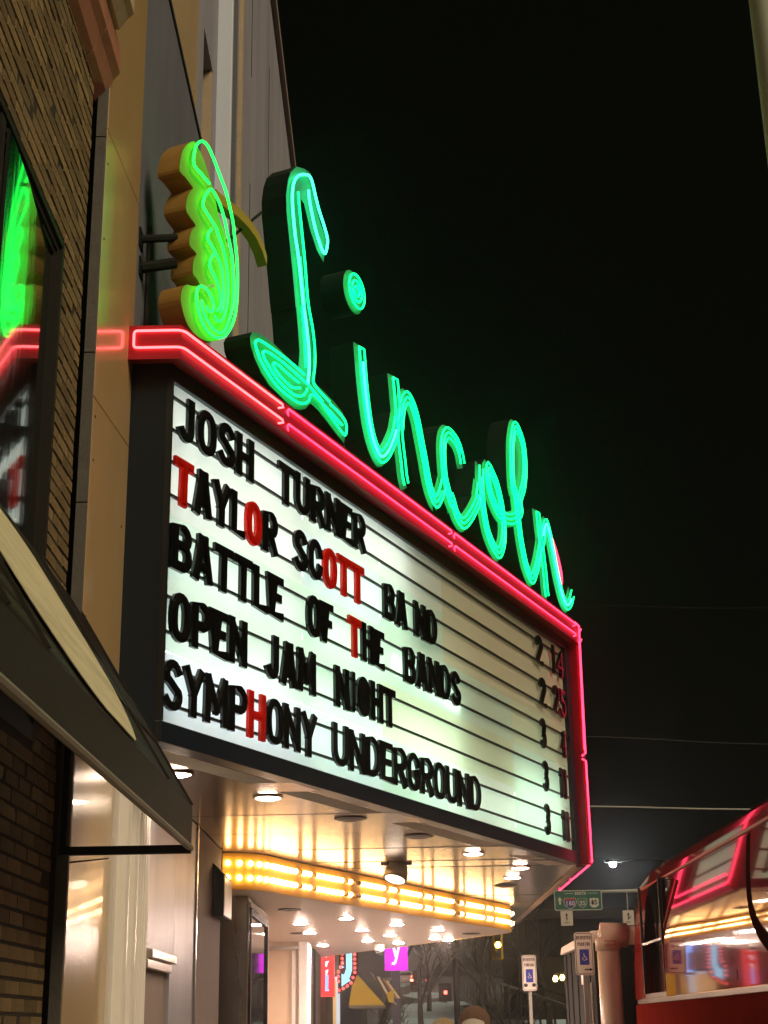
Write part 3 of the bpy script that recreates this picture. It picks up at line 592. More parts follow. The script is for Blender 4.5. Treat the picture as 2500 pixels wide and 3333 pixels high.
# sign cabinet interior, lamps and translucent panels
cab = MB()
cab.hexa(bbox(.0, LB, 3.62, 6.6, -.40, -.38)); cab.hexa(bbox(.0, .015, 3.62, 6.6, -.38, -.13)); cab.hexa(bbox(LB - .015, LB, 3.62, 6.6, -.38, -.13))
cab.hexa(bbox(.015, LB - .015, 3.60, 3.62, -.38, -.13)); cab.hexa(bbox(.015, LB - .015, 6.6, 6.62, -.38, -.13))
obj('cabinet_lining', cab, M['cabin'], mq)
def lamp(s0, s1, z, o, m, z1=None):
    obj('fluorescent_lamp', MB().tube([BD(s0, z, o), BD(s1, z1 or z, o)], .019, 6), m, mq)
for z in (6.22, 5.66, 5.05, 4.42, 3.98):
    lamp(.08, 2.25, z, -.24, E_FLUO)
    lamp(2.4, 4.7 if z > 5.5 else 4.2, z, -.25, E_FLUO if z > 6 else E_FLUO2)
for z in (4.98, 4.45, 4.0): lamp(4.3, 6.1, z + (.12 if z > 4.9 else 0), -.085 if z > 4.9 else -.25, E_FLUO2, z if z > 4.9 else None)
lamp(4.9, 6.9, 4.0, -.28, E_FLUO2); lamp(7.0, 9.6, 3.95, -.26, E_FLUO2); lamp(7.9, 9.7, 4.35, -.28, E_FLUO2)
TP = {'a': translucent('white_panel', (.86, .88, .84)), 'b': translucent('mint_panel', (.75, .87, .78)), 'c': translucent('cool_panel', (.80, .84, .90)), 'd': translucent('aged_yellow_panel', (.80, .83, .66)), 'e': translucent('cream_panel', (.84, .78, .62))}
cols = [.02, 2.32, 4.0, 5.68, 7.82, 9.975]; rws = [3.755, 4.30, 4.845, 5.39, 5.935, 6.48]
pick = ['cabba', 'baacd', 'badee', 'bbaee', 'babae']     # per column, from the bottom row up
pick = ['cbbaa', 'cbbca', 'bdbba', 'adbee', 'bbdee']
for i in range(5):
    for j in range(5):
        g_ = .002
        P = [BD(cols[i] + g_, rws[j] + .001, -.006), BD(cols[i + 1] - g_, rws[j] + .001, -.006), BD(cols[i + 1] - g_, rws[j + 1] - .001, -.006), BD(cols[i] + g_, rws[j + 1] - .001, -.006)]
        obj('sign_panel', MB().quad(*P), TP[pick[i][j]], mq)
RZ = [6.35, 6.075, 5.806, 5.53, 5.262, 4.988, 4.718, 4.444, 4.172, 3.90]
for z in RZ:
    obj('letter_rail', MB().hexa(bbox(.02, 9.975, z - .011, z + .011, .004, .026)), M['rail'], mq)
# street side of the marquee: second letter board
sf = MB().box(2.36, 2.44, 20.06, 24.2, 6.48, 6.62).box(2.36, 2.46, 20.06, 24.2, 3.6, 3.75).box(2.36, 2.46, 20.06, 20.2, 3.75, 6.48).box(2.36, 2.46, 24.06, 24.2, 3.75, 6.48)
obj('frame_front', sf, M['navy'], mq)
obj('front_cabinet', MB().box(1.95, 1.97, 20.06, 24.2, 3.62, 6.6), M['cabin'], mq)
for k in range(2):
    obj('sign_panel', MB().box(2.38, 2.40, 20.2 + 1.93 * k, 22.125 + 1.93 * k, 3.75, 6.48), TP['ab'[k]], mq)
for z in (4.1, 4.9, 5.6, 6.2): obj('fluorescent_lamp', MB().tube([(2.2, 20.3, z), (2.2, 24, z)], .019, 6), E_FLUO, mq)
for z in RZ: obj('letter_rail', MB().box(2.405, 2.43, 20.2, 24.06, z - .011, z + .011), M['rail'], mq)
obj('far_side', MB().quad((2.42, 24.2, 3.6), (-1.95, 34, 3.6), (-1.95, 34, 6.62), (2.42, 24.2, 6.62)), M['navy'], mq)
# ---- red neon
NO = .222; up, lo = 6.80, 6.655
rU, rL = ring(NO, up), ring(NO, lo)
def along(s, z, o=NO): return BD(s, z, o)
def hook(p, sgn): return [p + DV * (.02 * sgn) + Vector((0, 0, -.02)) - NV * .0, p + DV * (-.05 * sgn) + Vector((0, 0, -.05)) - NV * .035, p + DV * (-.10 * sgn) + Vector((0, 0, -.06)) - NV * .09]
def filt(corner, d1, d2, r=.06, n=4):
    a, b = corner - d1 * r, corner + d2 * r
    return [a * ((1 - t) ** 2) + corner * (2 * t * (1 - t)) + b * t * t for t in [k / n for k in range(n + 1)]]
e1 = Vector((1, 0, 0))
wall_u = Vector((-1.955, 10.77 - NO, up)); wall_l = Vector((-1.955, 10.77 - NO, lo))
seg1 = hook(along(1.50, up), 1)[::-1] + [along(1.50, up)] + filt(rU[1], -DV, -e1) + filt(wall_u, -e1, Vector((0, 0, -1)), .03) + filt(wall_l, Vector((0, 0, -1)), e1, .03) + filt(rL[1], e1, DV) + [along(1.50, lo)] + hook(along(1.50, lo), 1)
obj('neon_tube', MB().tube(seg1, .010, 8), E_PINK, mq, smooth=True)
for s0, s1 in ((1.62, 5.45), (5.56, 9.95)):
    for z in (up, lo):
        obj('neon_tube', MB().tube(hook(along(s0, z), -1)[::-1] + [along(s0, z), along(s1, z)] + hook(along(s1, z), 1), .010, 8), E_RED, mq, smooth=True)
pz = [BD(LB, z, .2) for z in (6.74, 5.05)] ; pz2 = [BD(LB, z, .2) for z in (4.95, 3.72)]
obj('neon_tube', MB().tube([BD(LB - .25, 6.80, .235), BD(LB - .06, 6.79, .235), BD(LB, 6.70, .215)] + [BD(LB, 5.05, .20), BD(LB, 5.02, .15)], .013, 8), E_RED, mq, smooth=True)
obj('neon_tube', MB().tube([BD(LB, 4.98, .15), BD(LB, 4.95, .20), BD(LB, 3.72, .20)] + [BD(LB, 3.64, .21) + Vector((0, .06, 0)), Vector((2.62, 20.3, 3.63)), Vector((2.62, 22.55, 3.63)), Vector((2.60, 22.6, 3.66))], .013, 8), E_RED, mq, smooth=True)
obj('neon_tube', MB().tube([BD(LB - .03, 6.6, .215), BD(LB - .03, 5.10, .195)], .009, 6), E_RED, mq)
obj('neon_tube', MB().tube([Vector((2.66, 20.1, up)), Vector((2.66, 24.2, up)), Vector((2.62, 24.3, 6.6)), Vector((2.62, 24.3, 3.7)), Vector((2.62, 24.2, 3.63)), Vector((2.62, 22.7, 3.63))], .013, 8), E_RED, mq)
obj('neon_tube', MB().tube([Vector((2.66, 20.1, lo)), Vector((2.66, 24.1, lo)), Vector((2.62, 24.15, 6.5)), Vector((2.62, 24.15, 3.85)), Vector((2.62, 24.05, 3.78)), Vector((2.62, 20.2, 3.78))], .013, 8), E_RED, mq)
obj('corner_post', MB().hexa([tuple(v) for v in bbox(LB + .0, LB + .12, 3.6, 6.6, .0, .16)]), M['redpaint'], mq)
# ---- main soffit in sheets
def xr(y): return (-1.716 + (y - 10.77) * .4462) if y < 20.04 else (2.42 if y < 31 else 2.42 - (y - 31) * .45)
rq = random.Random(11); y = 10.83; ycuts = [10.835, 12.35, 13.25, 14.75, 16.25, 17.75, 19.25, 20.04, 21.6, 23.1, 24.6, 26.1, 27.6, 29.1, 31, 33, 36, 40]
for a, b in zip(ycuts, ycuts[1:]):
    a2, b2 = a + .006, b - .006; t = rq.uniform(-.004, .004); t2 = rq.uniform(-.003, .003)
    P = [(-2.0, a2, 3.6 + t), (xr(a2) - .02, a2, 3.6 + t + t2), (xr(b2) - .02, b2, 3.6 - t + t2), (-2.0, b2, 3.6 - t)]
    obj('soffit_panel', MB().prism(P, (0, 0, .03)), M['soffit'], mq)
obj('soffit_backing', MB().poly([(-2.0, 10.83, 3.645), (-1.75, 10.83, 3.645), (2.40, 20.04, 3.645), (2.40, 31, 3.645), (-1.6, 40, 3.645), (-2, 40, 3.645)]), M['black'], mq)
obj('soffit_edge', MB().box(2.405, 2.50, 24.2, 31, 3.585, 3.75), M['mauve'], mq)
obj('soffit_edge', MB().box(2.405, 2.50, 20.06, 24.2, 3.575, 3.598), M['mauve'], mq)
# ---- lower canopy with the bulb fascia
cp = [(-2.0, 17.82), (-1.85, 17.86), (-1.66, 17.98), (-1.5, 18.22), (-1.36, 18.62), (-1.09, 19.30), (-.5, 20.68), (.08, 22.05), (1.07, 24.42), (1.85, 26.25), (2.02, 26.75), (2.0, 27.3), (1.8, 27.8), (1.2, 29.0), (.3, 31.0), (-.9, 33.6), (-2.0, 36)]
cpp = smoothpath([(x, y_, 0) for x, y_ in cp], .12)
fz0, fz1 = 3.17, 3.588
fa = MB()
for p, q in zip(cpp, cpp[1:]): fa.quad((p.x, p.y, fz0), (q.x, q.y, fz0), (q.x, q.y, fz1), (p.x, p.y, fz1))
obj('bulb_fascia', fa, M['fascia'], mq, smooth=True)
ins = offset(cpp, .02)
hm = MB()
for (p, q), (a, b) in zip(zip(cpp, cpp[1:]), zip(offset(cpp, -.008), offset(cpp, -.008)[1:])):
    hm.quad((p.x, p.y, fz0 - .002), (q.x, q.y, fz0 - .002), (b.x, b.y, fz0 - .002), (a.x, a.y, fz0 - .002)); hm.quad((a.x, a.y, fz0 - .002), (b.x, b.y, fz0 - .002), (b.x, b.y, fz0 + .012), (a.x, a.y, fz0 + .012))
obj('fascia_hem', hm, M['fascia'], mq)
obj('lower_soffit', MB().poly([(p.x, p.y, fz0 + .004) for p in cpp] + [(-4.2, 36, fz0 + .004), (-4.2, 18.9, fz0 + .004), (-2.0, 18.9, fz0 + .004)]), M['lowsoffit'], mq)
# bulbs
E_OFF = mat('unlit_bulb_glass', (.55, .33, .10), .2); proto = None; dist = 0.; last = cpp[0]; nb = 0; ofs = offset(cpp, -.028)
acc = .06
rl = random.Random(2)
for k in range(1, len(cpp)):
    L = (cpp[k] - cpp[k - 1]).length; 
    while acc <= L and nb < 76:
        t = acc / L; p = ofs[k - 1].lerp(ofs[k], t)
        for z in (3.468, 3.302):
            loc = Vector((p.x, p.y, z)) - mq.location
            if proto is None:
                proto = obj('bulb', MB().lathe((0, 0, 0), [(.004, -.033), (.023, -.024), (.033, 0), (.023, .024), (.004, .033)], 8), E_BULB, None, smooth=True); proto.parent = mq; proto.location = loc
            elif nb > 8 and (nb * 7 + 3) % 10 in (0, 1) or nb in (11, 23, 24, 41, 52):
                if E_OFF is not None and not hasattr(E_OFF, 'x') and 'off_me' not in globals(): off_me = proto.data.copy(); off_me.materials.clear(); off_me.materials.append(E_OFF)
                share(proto, 'bulb', loc, mq).data = off_me
            else: share(proto, 'bulb', loc, mq)
        acc += .137; nb += 1
    acc -= L
# recessed downlights of the lower canopy, and of the main soffit
dl = None
for x, y_ in ((-1.45, 23.82), (-1.44, 26.17), (-1.40, 30.2), (-.71, 22.87), (-.54, 25.69), (-.50, 28.82), (.04, 24.40), (-.08, 27.25), (.07, 29.81), (.73, 25.95), (.74, 28.4), (1.0, 29.0)):
    loc = Vector((x, y_, fz0)) - mq.location
    if dl is None:
        dl = obj('downlight', MB().lathe((0, 0, 0), [(.130, 0), (.130, -.008), (.105, -.012), (.10, 0)], 20), M['chrome'], None); dl.parent = mq; dl.location = loc
        ln = obj('lens', MB().lathe((0, 0, 0), [(.102, -.004), (.10, -.012), (.075, -.020), (.03, -.024)], 18), E_DOWN, None, smooth=True); ln.parent = dl
    else:
        d2 = share(dl, 'downlight', loc, mq); share(ln, 'lens', (0, 0, 0), d2)
for x, y_ in ((-1.43, 21.0), (-1.62, 26.3), (1.35, 27.2)):
    obj('dark_downlight', MB().lathe((x, y_, fz0), [(.16, 0), (.16, -.012), (.13, -.016), (.03, -.004)], 20), M['darkring'], mq)
s1 = None
for x, y_ in ((-1.75, 12.16), (-1.12, 13.54), (.97, 18.41), (1.68, 20.2), (1.68, 21.54)):
    loc = Vector((x, y_, 3.595)) - mq.location
    if s1 is None:
        s1 = obj('soffit_lamp', MB().lathe((0, 0, 0), [(.14, 0), (.14, -.008), (.115, -.012), (.11, 0)], 22), M['chrome'], None); s1.parent = mq; s1.location = loc
        l1 = obj('lens', MB().lathe((0, 0, 0), [(.112, -.004), (.11, -.012), (.08, -.022), (.03, -.026)], 18), E_DOWN2, None, smooth=True); l1.parent = s1
    else:
        d2 = share(s1, 'soffit_lamp', loc, mq); share(l1, 'lens', (0, 0, 0), d2)
for x, y_ in ((-.42, 15.06), (.28, 16.61), (1.67, 22.87)):
    obj('unlit_soffit_lamp', MB().lathe((x, y_, 3.596), [(.165, 0), (.165, -.010), (.12, -.018), (.10, -.024), (.03, -.014)], 22), M['darkring'], mq)
fl_ = obj('floodlight', MB().lathe((.04, 19.46, 3.49), [(.06, .13), (.12, .10), (.15, .0), (.155, -.10), (.13, -.105), (.10, -.06)], 20, (.25, .35, 1)), M['lampshell'], mq, smooth=True)
obj('lens', MB().lathe((.04, 19.46, 3.49), [(.13, -.085), (.128, -.10), (.03, -.108)], 18, (.25, .35, 1)), emit('floodlight_lens', (1., .80, .60), 7.), fl_)
obj('flood_plate', MB().box(-.16, .24, 19.42, 19.5, 3.575, 3.597), M['darkring'], mq)
dm = thing('security_camera', 'white dome security camera hanging under the lower canopy', 'camera', (-.30, 30.2, fz0))
obj('housing', MB().lathe((-.30, 30.2, fz0), [(.10, 0), (.10, -.10), (.085, -.13)], 18), M['white'], dm, smooth=True)
obj('dome', MB().lathe((-.30, 30.2, fz0 - .13), [(.078, 0), (.066, -.045), (.03, -.07)], 16), M['busglass'], dm, smooth=True)
# ------------------------------------------------------------------ neon script sign standing on the marquee
ss = thing('neon_script_sign', 'tall green neon script sign reading Lincoln standing on top of the marquee', 'neon sign', tuple(BD(5, 6.9, -.1)))
FO, BK, TO = 0., -.27, .045
def bf(s, z, d): return BD(s, z, d)
def letter(polys, name='letter'):
    m = MB(); slab(m, polys, bf, BK, FO - .004, front=False, back=True)
    body = obj(name, m, M['cansides'], ss)
    f = MB(); slab(f, polys, bf, FO - .004, FO, sides=False)
    obj('letter_face', f, M['greenface'], body)
    return body
def tube3(path, m, parent, r=.012, step=.04):
    P = smoothpath(path, step); obj('neon_tube', MB().tube([BD(p.x, p.y, TO) for p in P], r, 7), m, parent, smooth=True)
Lb = letter([L_POLY[0], L_POLY[1]], 'letter')
for t in L_BRIGHT: tube3(t, E_CYAN, Lb, .013)
for t in L_TUBE: tube3(t, E_GREEN, Lb)
cx, cz = 3.443, 8.86
def circ(r, n=32): return [(cx + r * math.cos(2 * math.pi * k / n), cz + r * math.sin(2 * math.pi * k / n)) for k in range(n)]
db = letter([circ(.235)], 'letter_dot')
for r, a in ((.185, .985), (.115, .98), (.055, .95)):
    P = [BD(cx + r * math.cos(2 * math.pi * a * k / 30 + 3.3), cz + r * math.sin(2 * math.pi * a * k / 30 + 3.3), TO) for k in range(31)]
    obj('neon_tube', MB().tube(P, .012, 7), E_GREEN, db, smooth=True)
SW = .205
groups = ((0, 1, 2), (3,), (4,), (5, 6))
hot = {0: E_CYAN, 6: E_CYAN}
for gi in groups:
    polys = []
    for k in gi:
        polys += ribbon_quads(smoothpath(STROKES[k], .05), SW, False, .05)
    body = letter(polys, 'letter')
    for k in gi:
        P = smoothpath(STROKES[k], .04)
        w = .062
        a, c, b = offset(P, w), P, offset(P, -w)
        if k in (0, 1, 5):
            loop = a[::-1] + b            # joined at the start
        else: loop = None
        hm_ = E_CYAN if k in (0, 6) else E_GREEN
        mid = E_GREEN
        if loop:
            obj('neon_tube', MB().tube([BD(p.x, p.y, TO) for p in loop], .012, 7), E_GREEN if k != 0 else E_GREEN, body, smooth=True)
        else:
            for q in (a, b): obj('neon_tube', MB().tube([BD(p.x, p.y, TO) for p in q], .012, 7), E_GREEN, body, smooth=True)
        if k not in (1, 5): obj('neon_tube', MB().tube([BD(p.x, p.y, TO + .004) for p in c[3:-3]], .012, 7), hm_, body, smooth=True)
# frame carrying the script
fr_ = MB()
for s, z in ((1.75, 7.15), (2.6, 6.95), (3.5, 7.0), (5.0, 7.0), (6.3, 7.0), (7.4, 7.05), (8.6, 7.0), (9.7, 7.05)):
    fr_.tube([BD(s, 6.86, -.16), BD(s, z + .2, -.16)], .022, 6)
fr_.tube([BD(1.4, 7.12, -.20), BD(9.9, 7.12, -.20)], .022, 6)
obj('support_frame', fr_, M['black'], ss)
obj('power_box', MB().hexa([tuple(v) for v in bbox(2.5, 2.8, 7.9, 8.28, -.34, -.22)]), M['leafsides'], ss)
obj('conduit', MB().tube([BD(2.7, 7.9, -.26), BD(2.85, 7.2, -.26), BD(2.95, 6.9, -.26)], .014, 6).tube([BD(2.6, 7.9, -.28), BD(2.7, 7.3, -.28), BD(2.75, 6.88, -.28)], .014, 6), M['galv'], ss)

# ------------------------------------------------------------------ leaf ornament at the wall end
lf = thing('leaf_ornament', 'yellow green neon leaf ornament with scalloped edge at the wall end of the marquee', 'neon sign', tuple(BD(.4, 6.95, -.1)))
LEAF_OUT = [(p.x, p.y) for p in smoothpath(LEAF_FACE[0], .03, True)]
m = MB(); slab(m, [LEAF_OUT], bf, -.19, .02, front=False, back=True)
lbod = obj('leaf_body', m, M['leafsides'], lf)
f = MB(); slab(f, [LEAF_OUT], bf, .02, .024, sides=False); obj('leaf_face', f, M['leafface'], lbod)
for t in LEAF_TUBE:
    P = smoothpath(t, .03); obj('neon_tube', MB().tube([BD(p.x, p.y, .075) for p in P], .0125, 7), E_LEAF, lf, smooth=True)
obj('glass_support', MB().tube([BD(.50, 7.52, .03), BD(.50, 7.52, .10)], .012, 6), M['white'], lf)
# brackets and struts between leaf, wall and script
br = thing('sign_bracket', 'yellow curved bracket tying the leaf ornament to the big script initial', 'bracket', tuple(BD(1.0, 8.6, -.2)))
bp = [BD(.78, 8.60, -.12), BD(.98, 8.60, -.12), BD(1.18, 8.63, -.12), BD(1.36, 8.62, -.12), BD(1.52, 8.58, -.12), BD(1.64, 8.50, -.12), BD(1.72, 8.40, -.12)]
mbk = MB()
for p, q in zip(bp, bp[1:]):
    u_ = Vector((0, 0, .05)); w_ = NV * .05
    mbk.hexa([p - u_ - w_, q - u_ - w_, q - u_ + w_, p - u_ + w_, p + u_ - w_, q + u_ - w_, q + u_ + w_, p + u_ + w_])
obj('curved_arm', mbk, mat('ochre_bracket', (.42, .29, .03), .5, var=.15), br)
obj('tie_rod', MB().tube([BD(.95, 8.15, -.15), BD(1.75, 8.95, -.15)], .014, 6), M['black'], br)
for z, y2, nm in ((7.80, 10.93, 'upper'), (7.56, 10.98, 'lower')):
    st = thing('wall_strut', f'dark round {nm} strut holding the leaf ornament to the stucco wall', 'strut', (-1.98, 10.95, z), 'struts between the wall and the leaf ornament')
    obj('rod', MB().tube([(-2.0, y2 - .05, z), BD(.24, z + .10, -.12)], .036 if nm == 'upper' else .05, 8), M['black'], st)
    obj('wall_plate', MB().box(-2.0, -1.985, y2 - .12, y2 + .03, z - .08, z + .08), M['black'], st)
# pink lit fin on the street side corner
pf = thing('corner_fin', 'slim pink neon fin at the street corner of the marquee behind the last script letter', 'neon sign', tuple(BD(10, 7, -.1)))
P = smoothpath([(2.49 + .0, 6.95, 7.0), (2.50, 20.0, 8.0)], .5)
finp = [(x - .02, z) for x, z in FIN_FACE[0]]
m = MB(); slab(m, [finp], bf, -.10, -.06, front=True, back=True); fb_ = obj('fin_body', m, M['redpaint'], pf)
fe = smoothpath([(9.79, 8.10), (9.90, 8.07), (10.07, 7.94), (10.20, 7.78), (10.28, 7.62), (10.27, 7.48)], .04)
obj('neon_tube', MB().tube([BD(p.x, p.y, -.03) for p in fe], .015, 7), E_RED, pf, smooth=True)
fe = smoothpath([(9.80, 8.02), (9.93, 7.92), (10.03, 7.78), (10.13, 7.62), (10.17, 7.47)], .04)
obj('neon_tube', MB().tube([BD(p.x, p.y, -.03) for p in fe], .022, 7), E_PINK, pf, smooth=True)

# ------------------------------------------------------------------ changeable letters hung on the rails
ROWZ = {1: 6.21, 2: 5.668, 3: 5.125, 4: 4.581, 5: 4.036}
RED = {('TAYLOR', 0), ('TAYLOR', 4), ('SCOTT', 2), ('SCOTT', 3), ('SCOTT', 4), ('THE', 0), ('SYMPHONY', 4)}
ORD = ['first', 'second', 'third', 'fourth', 'fifth', 'sixth', 'seventh', 'eighth', 'ninth', 'tenth', 'eleventh']
ROWN = {1: 'top', 2: 'second', 3: 'third', 4: 'fourth', 5: 'bottom'}
REL = {'I': .45, '1': .5, 'M': 1.25, 'N': 1.05, 'L': .85, 'E': .85, 'F': .85, 'J': .9, 'S': .95}
LH, LT = .385, .098
rj = random.Random(4)
merge = {'BA': ('BAND', 0), 'ND': ('BAND', 2)}
rows_seen = {}
for row, w, s0, s1 in WORDS:
    full, offi = merge.get(w, (w, 0))
    rel = [REL.get(c, 1.) for c in w]; gap = .07
    tot = sum(rel) + gap * (len(w) - 1); unit = (s1 - s0) / tot; x = s0
    for i, ch in enumerate(w):
        wid = max(rel[i] * unit, LT * 1.25)
        jig = rj.uniform(-.008, .008); z0 = ROWZ[row] - LH / 2 + rj.uniform(-.006, .006); tilt = rj.uniform(-.012, .012)
        red = (w, i) in RED
        isn = w.isdigit(); th = LT * (.85 if isn or w == 'UNDERGROUND' or w == 'SYMPHONY' else 1)
        th = min(th, wid * .42)
        fr0 = lambda u, v, d, x=x, z0=z0, tl=tilt: BD(x + u + v * tl, z0 + v, d)
        mb = MB(); slab(mb, glyph(ch, wid, LH, th, None, .78), fr0, .028, .056, back=True)
        kind = 'digit' if isn else 'letter'
        if isn:
            lab = f"black {['left', 'right'][i] if len(w) > 1 else 'single'} digit {ch} of the number {w} ending the {ROWN[row]} line"
            if w in '23': lab = f"black digit {ch} standing alone before the last number on the {ROWN[row]} line"
        else:
            k = i + offi; n_same = full.count(ch)
            pre = ''
            if n_same > 1: pre = ORD[[j for j, c in enumerate(full) if c == ch].index(k)] + ' '
            lab = f"{'red' if red else 'black'} letter {ch}, the {pre}{ch} in {full} on the {ROWN[row]} line of the marquee"
        root = bpy.data.objects.new('marquee_' + kind, None); COL.objects.link(root); root.location = BD(x + wid / 2, z0, .03); root.empty_display_size = .1
        tag(root, lab, kind, 'changeable letters on the marquee board')
        obj('glyph', mb, M['redletter'] if red else M['blackletter'], root)
        mb2 = MB(); slab(mb2, glyph(ch, wid, LH, th, th * .48, .78), fr0, .055, .068)
        obj('ridge', mb2, M['redridge'] if red else M['blackletter'], root)
        x += (rel[i] + gap) * unit
# ------------------------------------------------------------------ parked coach
bs = thing('red_coach', 'glossy red coach with a dark curved stripe parked at the kerb reflecting the marquee', 'bus', (4.6, 15, -.15))
BX, BY0, BY1 = 3.33, 7.0, 22.0
prof = [(3.33, .35), (3.465, 3.39), (3.48, 3.47), (3.51, 3.55), (3.58, 3.62), (3.8, 3.70), (5.9, 3.70)]
def side_strip(z0, z1, y0, y1, x, name, m, th=.03, **k): return obj(name, MB().box(x, x + th, y0, y1, z0, z1), m, bs, **k)
def plate(x, y0, y1, z0, z1): return MB().quad((x, y0, z0), (x, y1, z0), (x, y1, z1), (x, y0, z1))
tum = [(1.93, 0), (2.2, .0), (2.4, .001), (2.52, .004), (2.64, .013), (2.76, .029), (2.9, .053), (3.15, .097), (3.36, .134)]
sd = MB()
for (za, da), (zb, db_) in zip(tum, tum[1:]): sd.quad((BX + da, BY0, za), (BX + da, 19.28, za), (BX + db_, 19.28, zb), (BX + db_, BY0, zb))
bmw = bmesh.new(); vv = [[bmw.verts.new((BX + d, yy, z)) for z, d in tum] for yy in (BY0, 19.28)]
for k in range(len(tum) - 1): bmw.faces.new((vv[0][k], vv[1][k], vv[1][k + 1], vv[0][k + 1]))
obj('side_panel', bmw, M['busred'], bs, smooth=True)
def tumx(z):
    for (za, da), (zb, db_) in zip(tum, tum[1:]):
        if z <= zb: return da + (db_ - da) * max(0, (z - za)) / (zb - za)
    return tum[-1][1]
side_strip(.30, 1.86, BY0, 19.28, BX, 'lower_panel', M['busdark'])
side_strip(1.865, 1.925, BY0, 21.55, BX - .012, 'trim_line', M['chrome'], bevel=.006)
side_strip(3.365, 3.40, BY0, 21.4, BX + .118, 'roof_trim', M['redpaint'], bevel=.008)
# far corner: dark side window between red posts, rounded end
obj('corner_window', MB().hexa([(BX + .012, 19.29, 1.99), (BX + .10, 20.9, 1.99), (BX + .14, 20.9, 1.99), (BX + .05, 19.29, 1.99), (BX + .05, 19.29, 3.36), (BX + .13, 20.9, 3.36), (BX + .17, 20.9, 3.36), (BX + .09, 19.29, 3.36)]), M['busglass'], bs)
side_strip(1.93, 1.985, 19.29, 20.90, BX, 'window_sill', M['chrome'])
for a, b in ((19.285, 19.33), (20.87, 20.92)): side_strip(1.99, 3.36, a, b, BX - .006, 'window_edge', M['darkframe'])
side_strip(2.60, 2.63, 19.33, 20.87, BX - .004, 'window_bar', M['chrome'])
cor = MB(); n = 10; rc = .6
arcp = [(BX + rc - rc * math.cos(R(a)), 21.75 + rc * math.sin(R(a))) for a in [90 * k / n for k in range(n + 1)]]
pth = [(BX, 20.92), (BX, 21.75)] + arcp[1:] + [(6.0, 22.35)]
def wallstrip(pth, zs, shr=0.):
    m = MB()
    for (p, q) in zip(pth, pth[1:]):
        for (za, da), (zb, db_) in zip(zs, zs[1:]): m.quad((p[0] + da, p[1] - da, za), (q[0] + da, q[1] - da, za), (q[0] + db_, q[1] - db_, zb), (p[0] + db_, p[1] - db_, zb))
    return m
obj('corner_panel', wallstrip(pth, [(1.93, 0), (2.4, .01), (2.9, .05), (3.15, .08), (3.36, .13)]), M['busred'], bs, smooth=False)
obj('corner_panel', wallstrip([(BX, 19.29)] + pth, [(.30, 0), (1.86, 0)]), M['busdark'], bs)
rf = MB()
for (a, b) in zip(prof[1:], prof[2:]):
    rf.quad((a[0], BY0, a[1]), (a[0], 20.9, a[1]), (b[0], 20.9, b[1]), (b[0], BY0, b[1]))
    rf.quad((a[0], 20.9, a[1]), (a[0] + .02, 22.2, a[1] - .10), (b[0] + .06, 22.2, b[1] - .16), (b[0], 20.9, b[1]))
obj('roof', rf, M['busred'], bs, smooth=True)
obj('end_wall', MB().quad((6.0, 7.0, .3), (6.0, 22.35, .3), (6.0, 22.35, 3.65), (6.0, 7.0, 3.65)).quad((BX, 7.0, .3), (6, 7, .3), (6, 7, 3.65), (BX, 7, 3.65)), M['busdark'], bs)
for y, z0, z1 in ((15.2, 2.0, 3.36), (11.0, 2.0, 3.36)): obj('panel_seam', MB().box(BX - .003, BX + .001, y, y + .012, z0, 2.1), M['black'], bs)
def decal(pts, w, name='swirl'):
    P = smoothpath(pts, .06); m = MB()
    ws = [w * (.8 + .2 * math.sin(math.pi * k / len(P))) for k in range(len(P))]
    off = []
    l = [offset(P, 1)[k] for k in range(len(P))]
    nn = [l[k] - P[k] for k in range(len(P))]
    for k in range(len(P) - 1):
        a, b, c, d = P[k] + nn[k] * ws[k] / 2, P[k] - nn[k] * ws[k] / 2, P[k + 1] - nn[k + 1] * ws[k + 1] / 2, P[k + 1] + nn[k + 1] * ws[k + 1] / 2
        m.quad(*[(BX - .004 + tumx(q.y), q.x, q.y) for q in (a, b, c, d)])
    obj(name, m, M['busswirl'], bs)
decal([(14.75, 3.34), (14.6, 2.9), (14.35, 2.55), (13.9, 2.3), (13.1, 2.16), (10.0, 2.1)], .17)
decal([(21.4 - .5, 2.85), (20.95, 2.5), (20.92, 2.3)], .05)
for y in (9.2, 19.5):
    w = obj('wheel', MB().lathe((BX + .02, y, .35), [(.30, -.02), (.48, 0), (.50, .06), (.50, .28)], 28, (1, 0, 0)), M['black'], bs, smooth=True)
    obj('hub', MB().lathe((BX - .003, y, .35), [(.26, .0), (.22, .01), (.08, -.02)], 20, (1, 0, 0)), M['chrome'], w)

# ------------------------------------------------------------------ covered trailer and pipe frame beyond the coach
tr = thing('cargo_trailer', 'dark grey box trailer with a pale top edge parked beyond the red coach', 'trailer', (4.2, 25, -.15))
obj('body', MB().box(2.93, 5.4, 22.9, 27, .35, 2.76), M['trailer'], tr, bevel=.02)
obj('top_edge', MB().hexa([(2.87, 22.9, 2.765), (5.4, 22.9, 2.765), (5.4, 27.02, 2.765), (2.87, 27.02, 2.765), (2.90, 22.9, 2.93), (5.4, 22.9, 2.93), (5.4, 27.02, 2.90), (2.90, 27.02, 2.90)]), M['white_sign'], tr, bevel=.02)
for y in (23.4, 24.2, 25.0, 25.8, 26.5): obj('rib', MB().box(2.912, 2.93, y, y + .05, .4, 2.74), M['trailer'], tr)
obj('hinge', MB().box(2.89, 2.93, 24.0, 24.3, 2.2, 2.34), M['white_sign'], tr, bevel=.008)
obj('edge_pipe', MB().tube([(2.90, 23.1, .4), (2.90, 23.1, 2.2)], .02, 8), M['chrome'], tr)
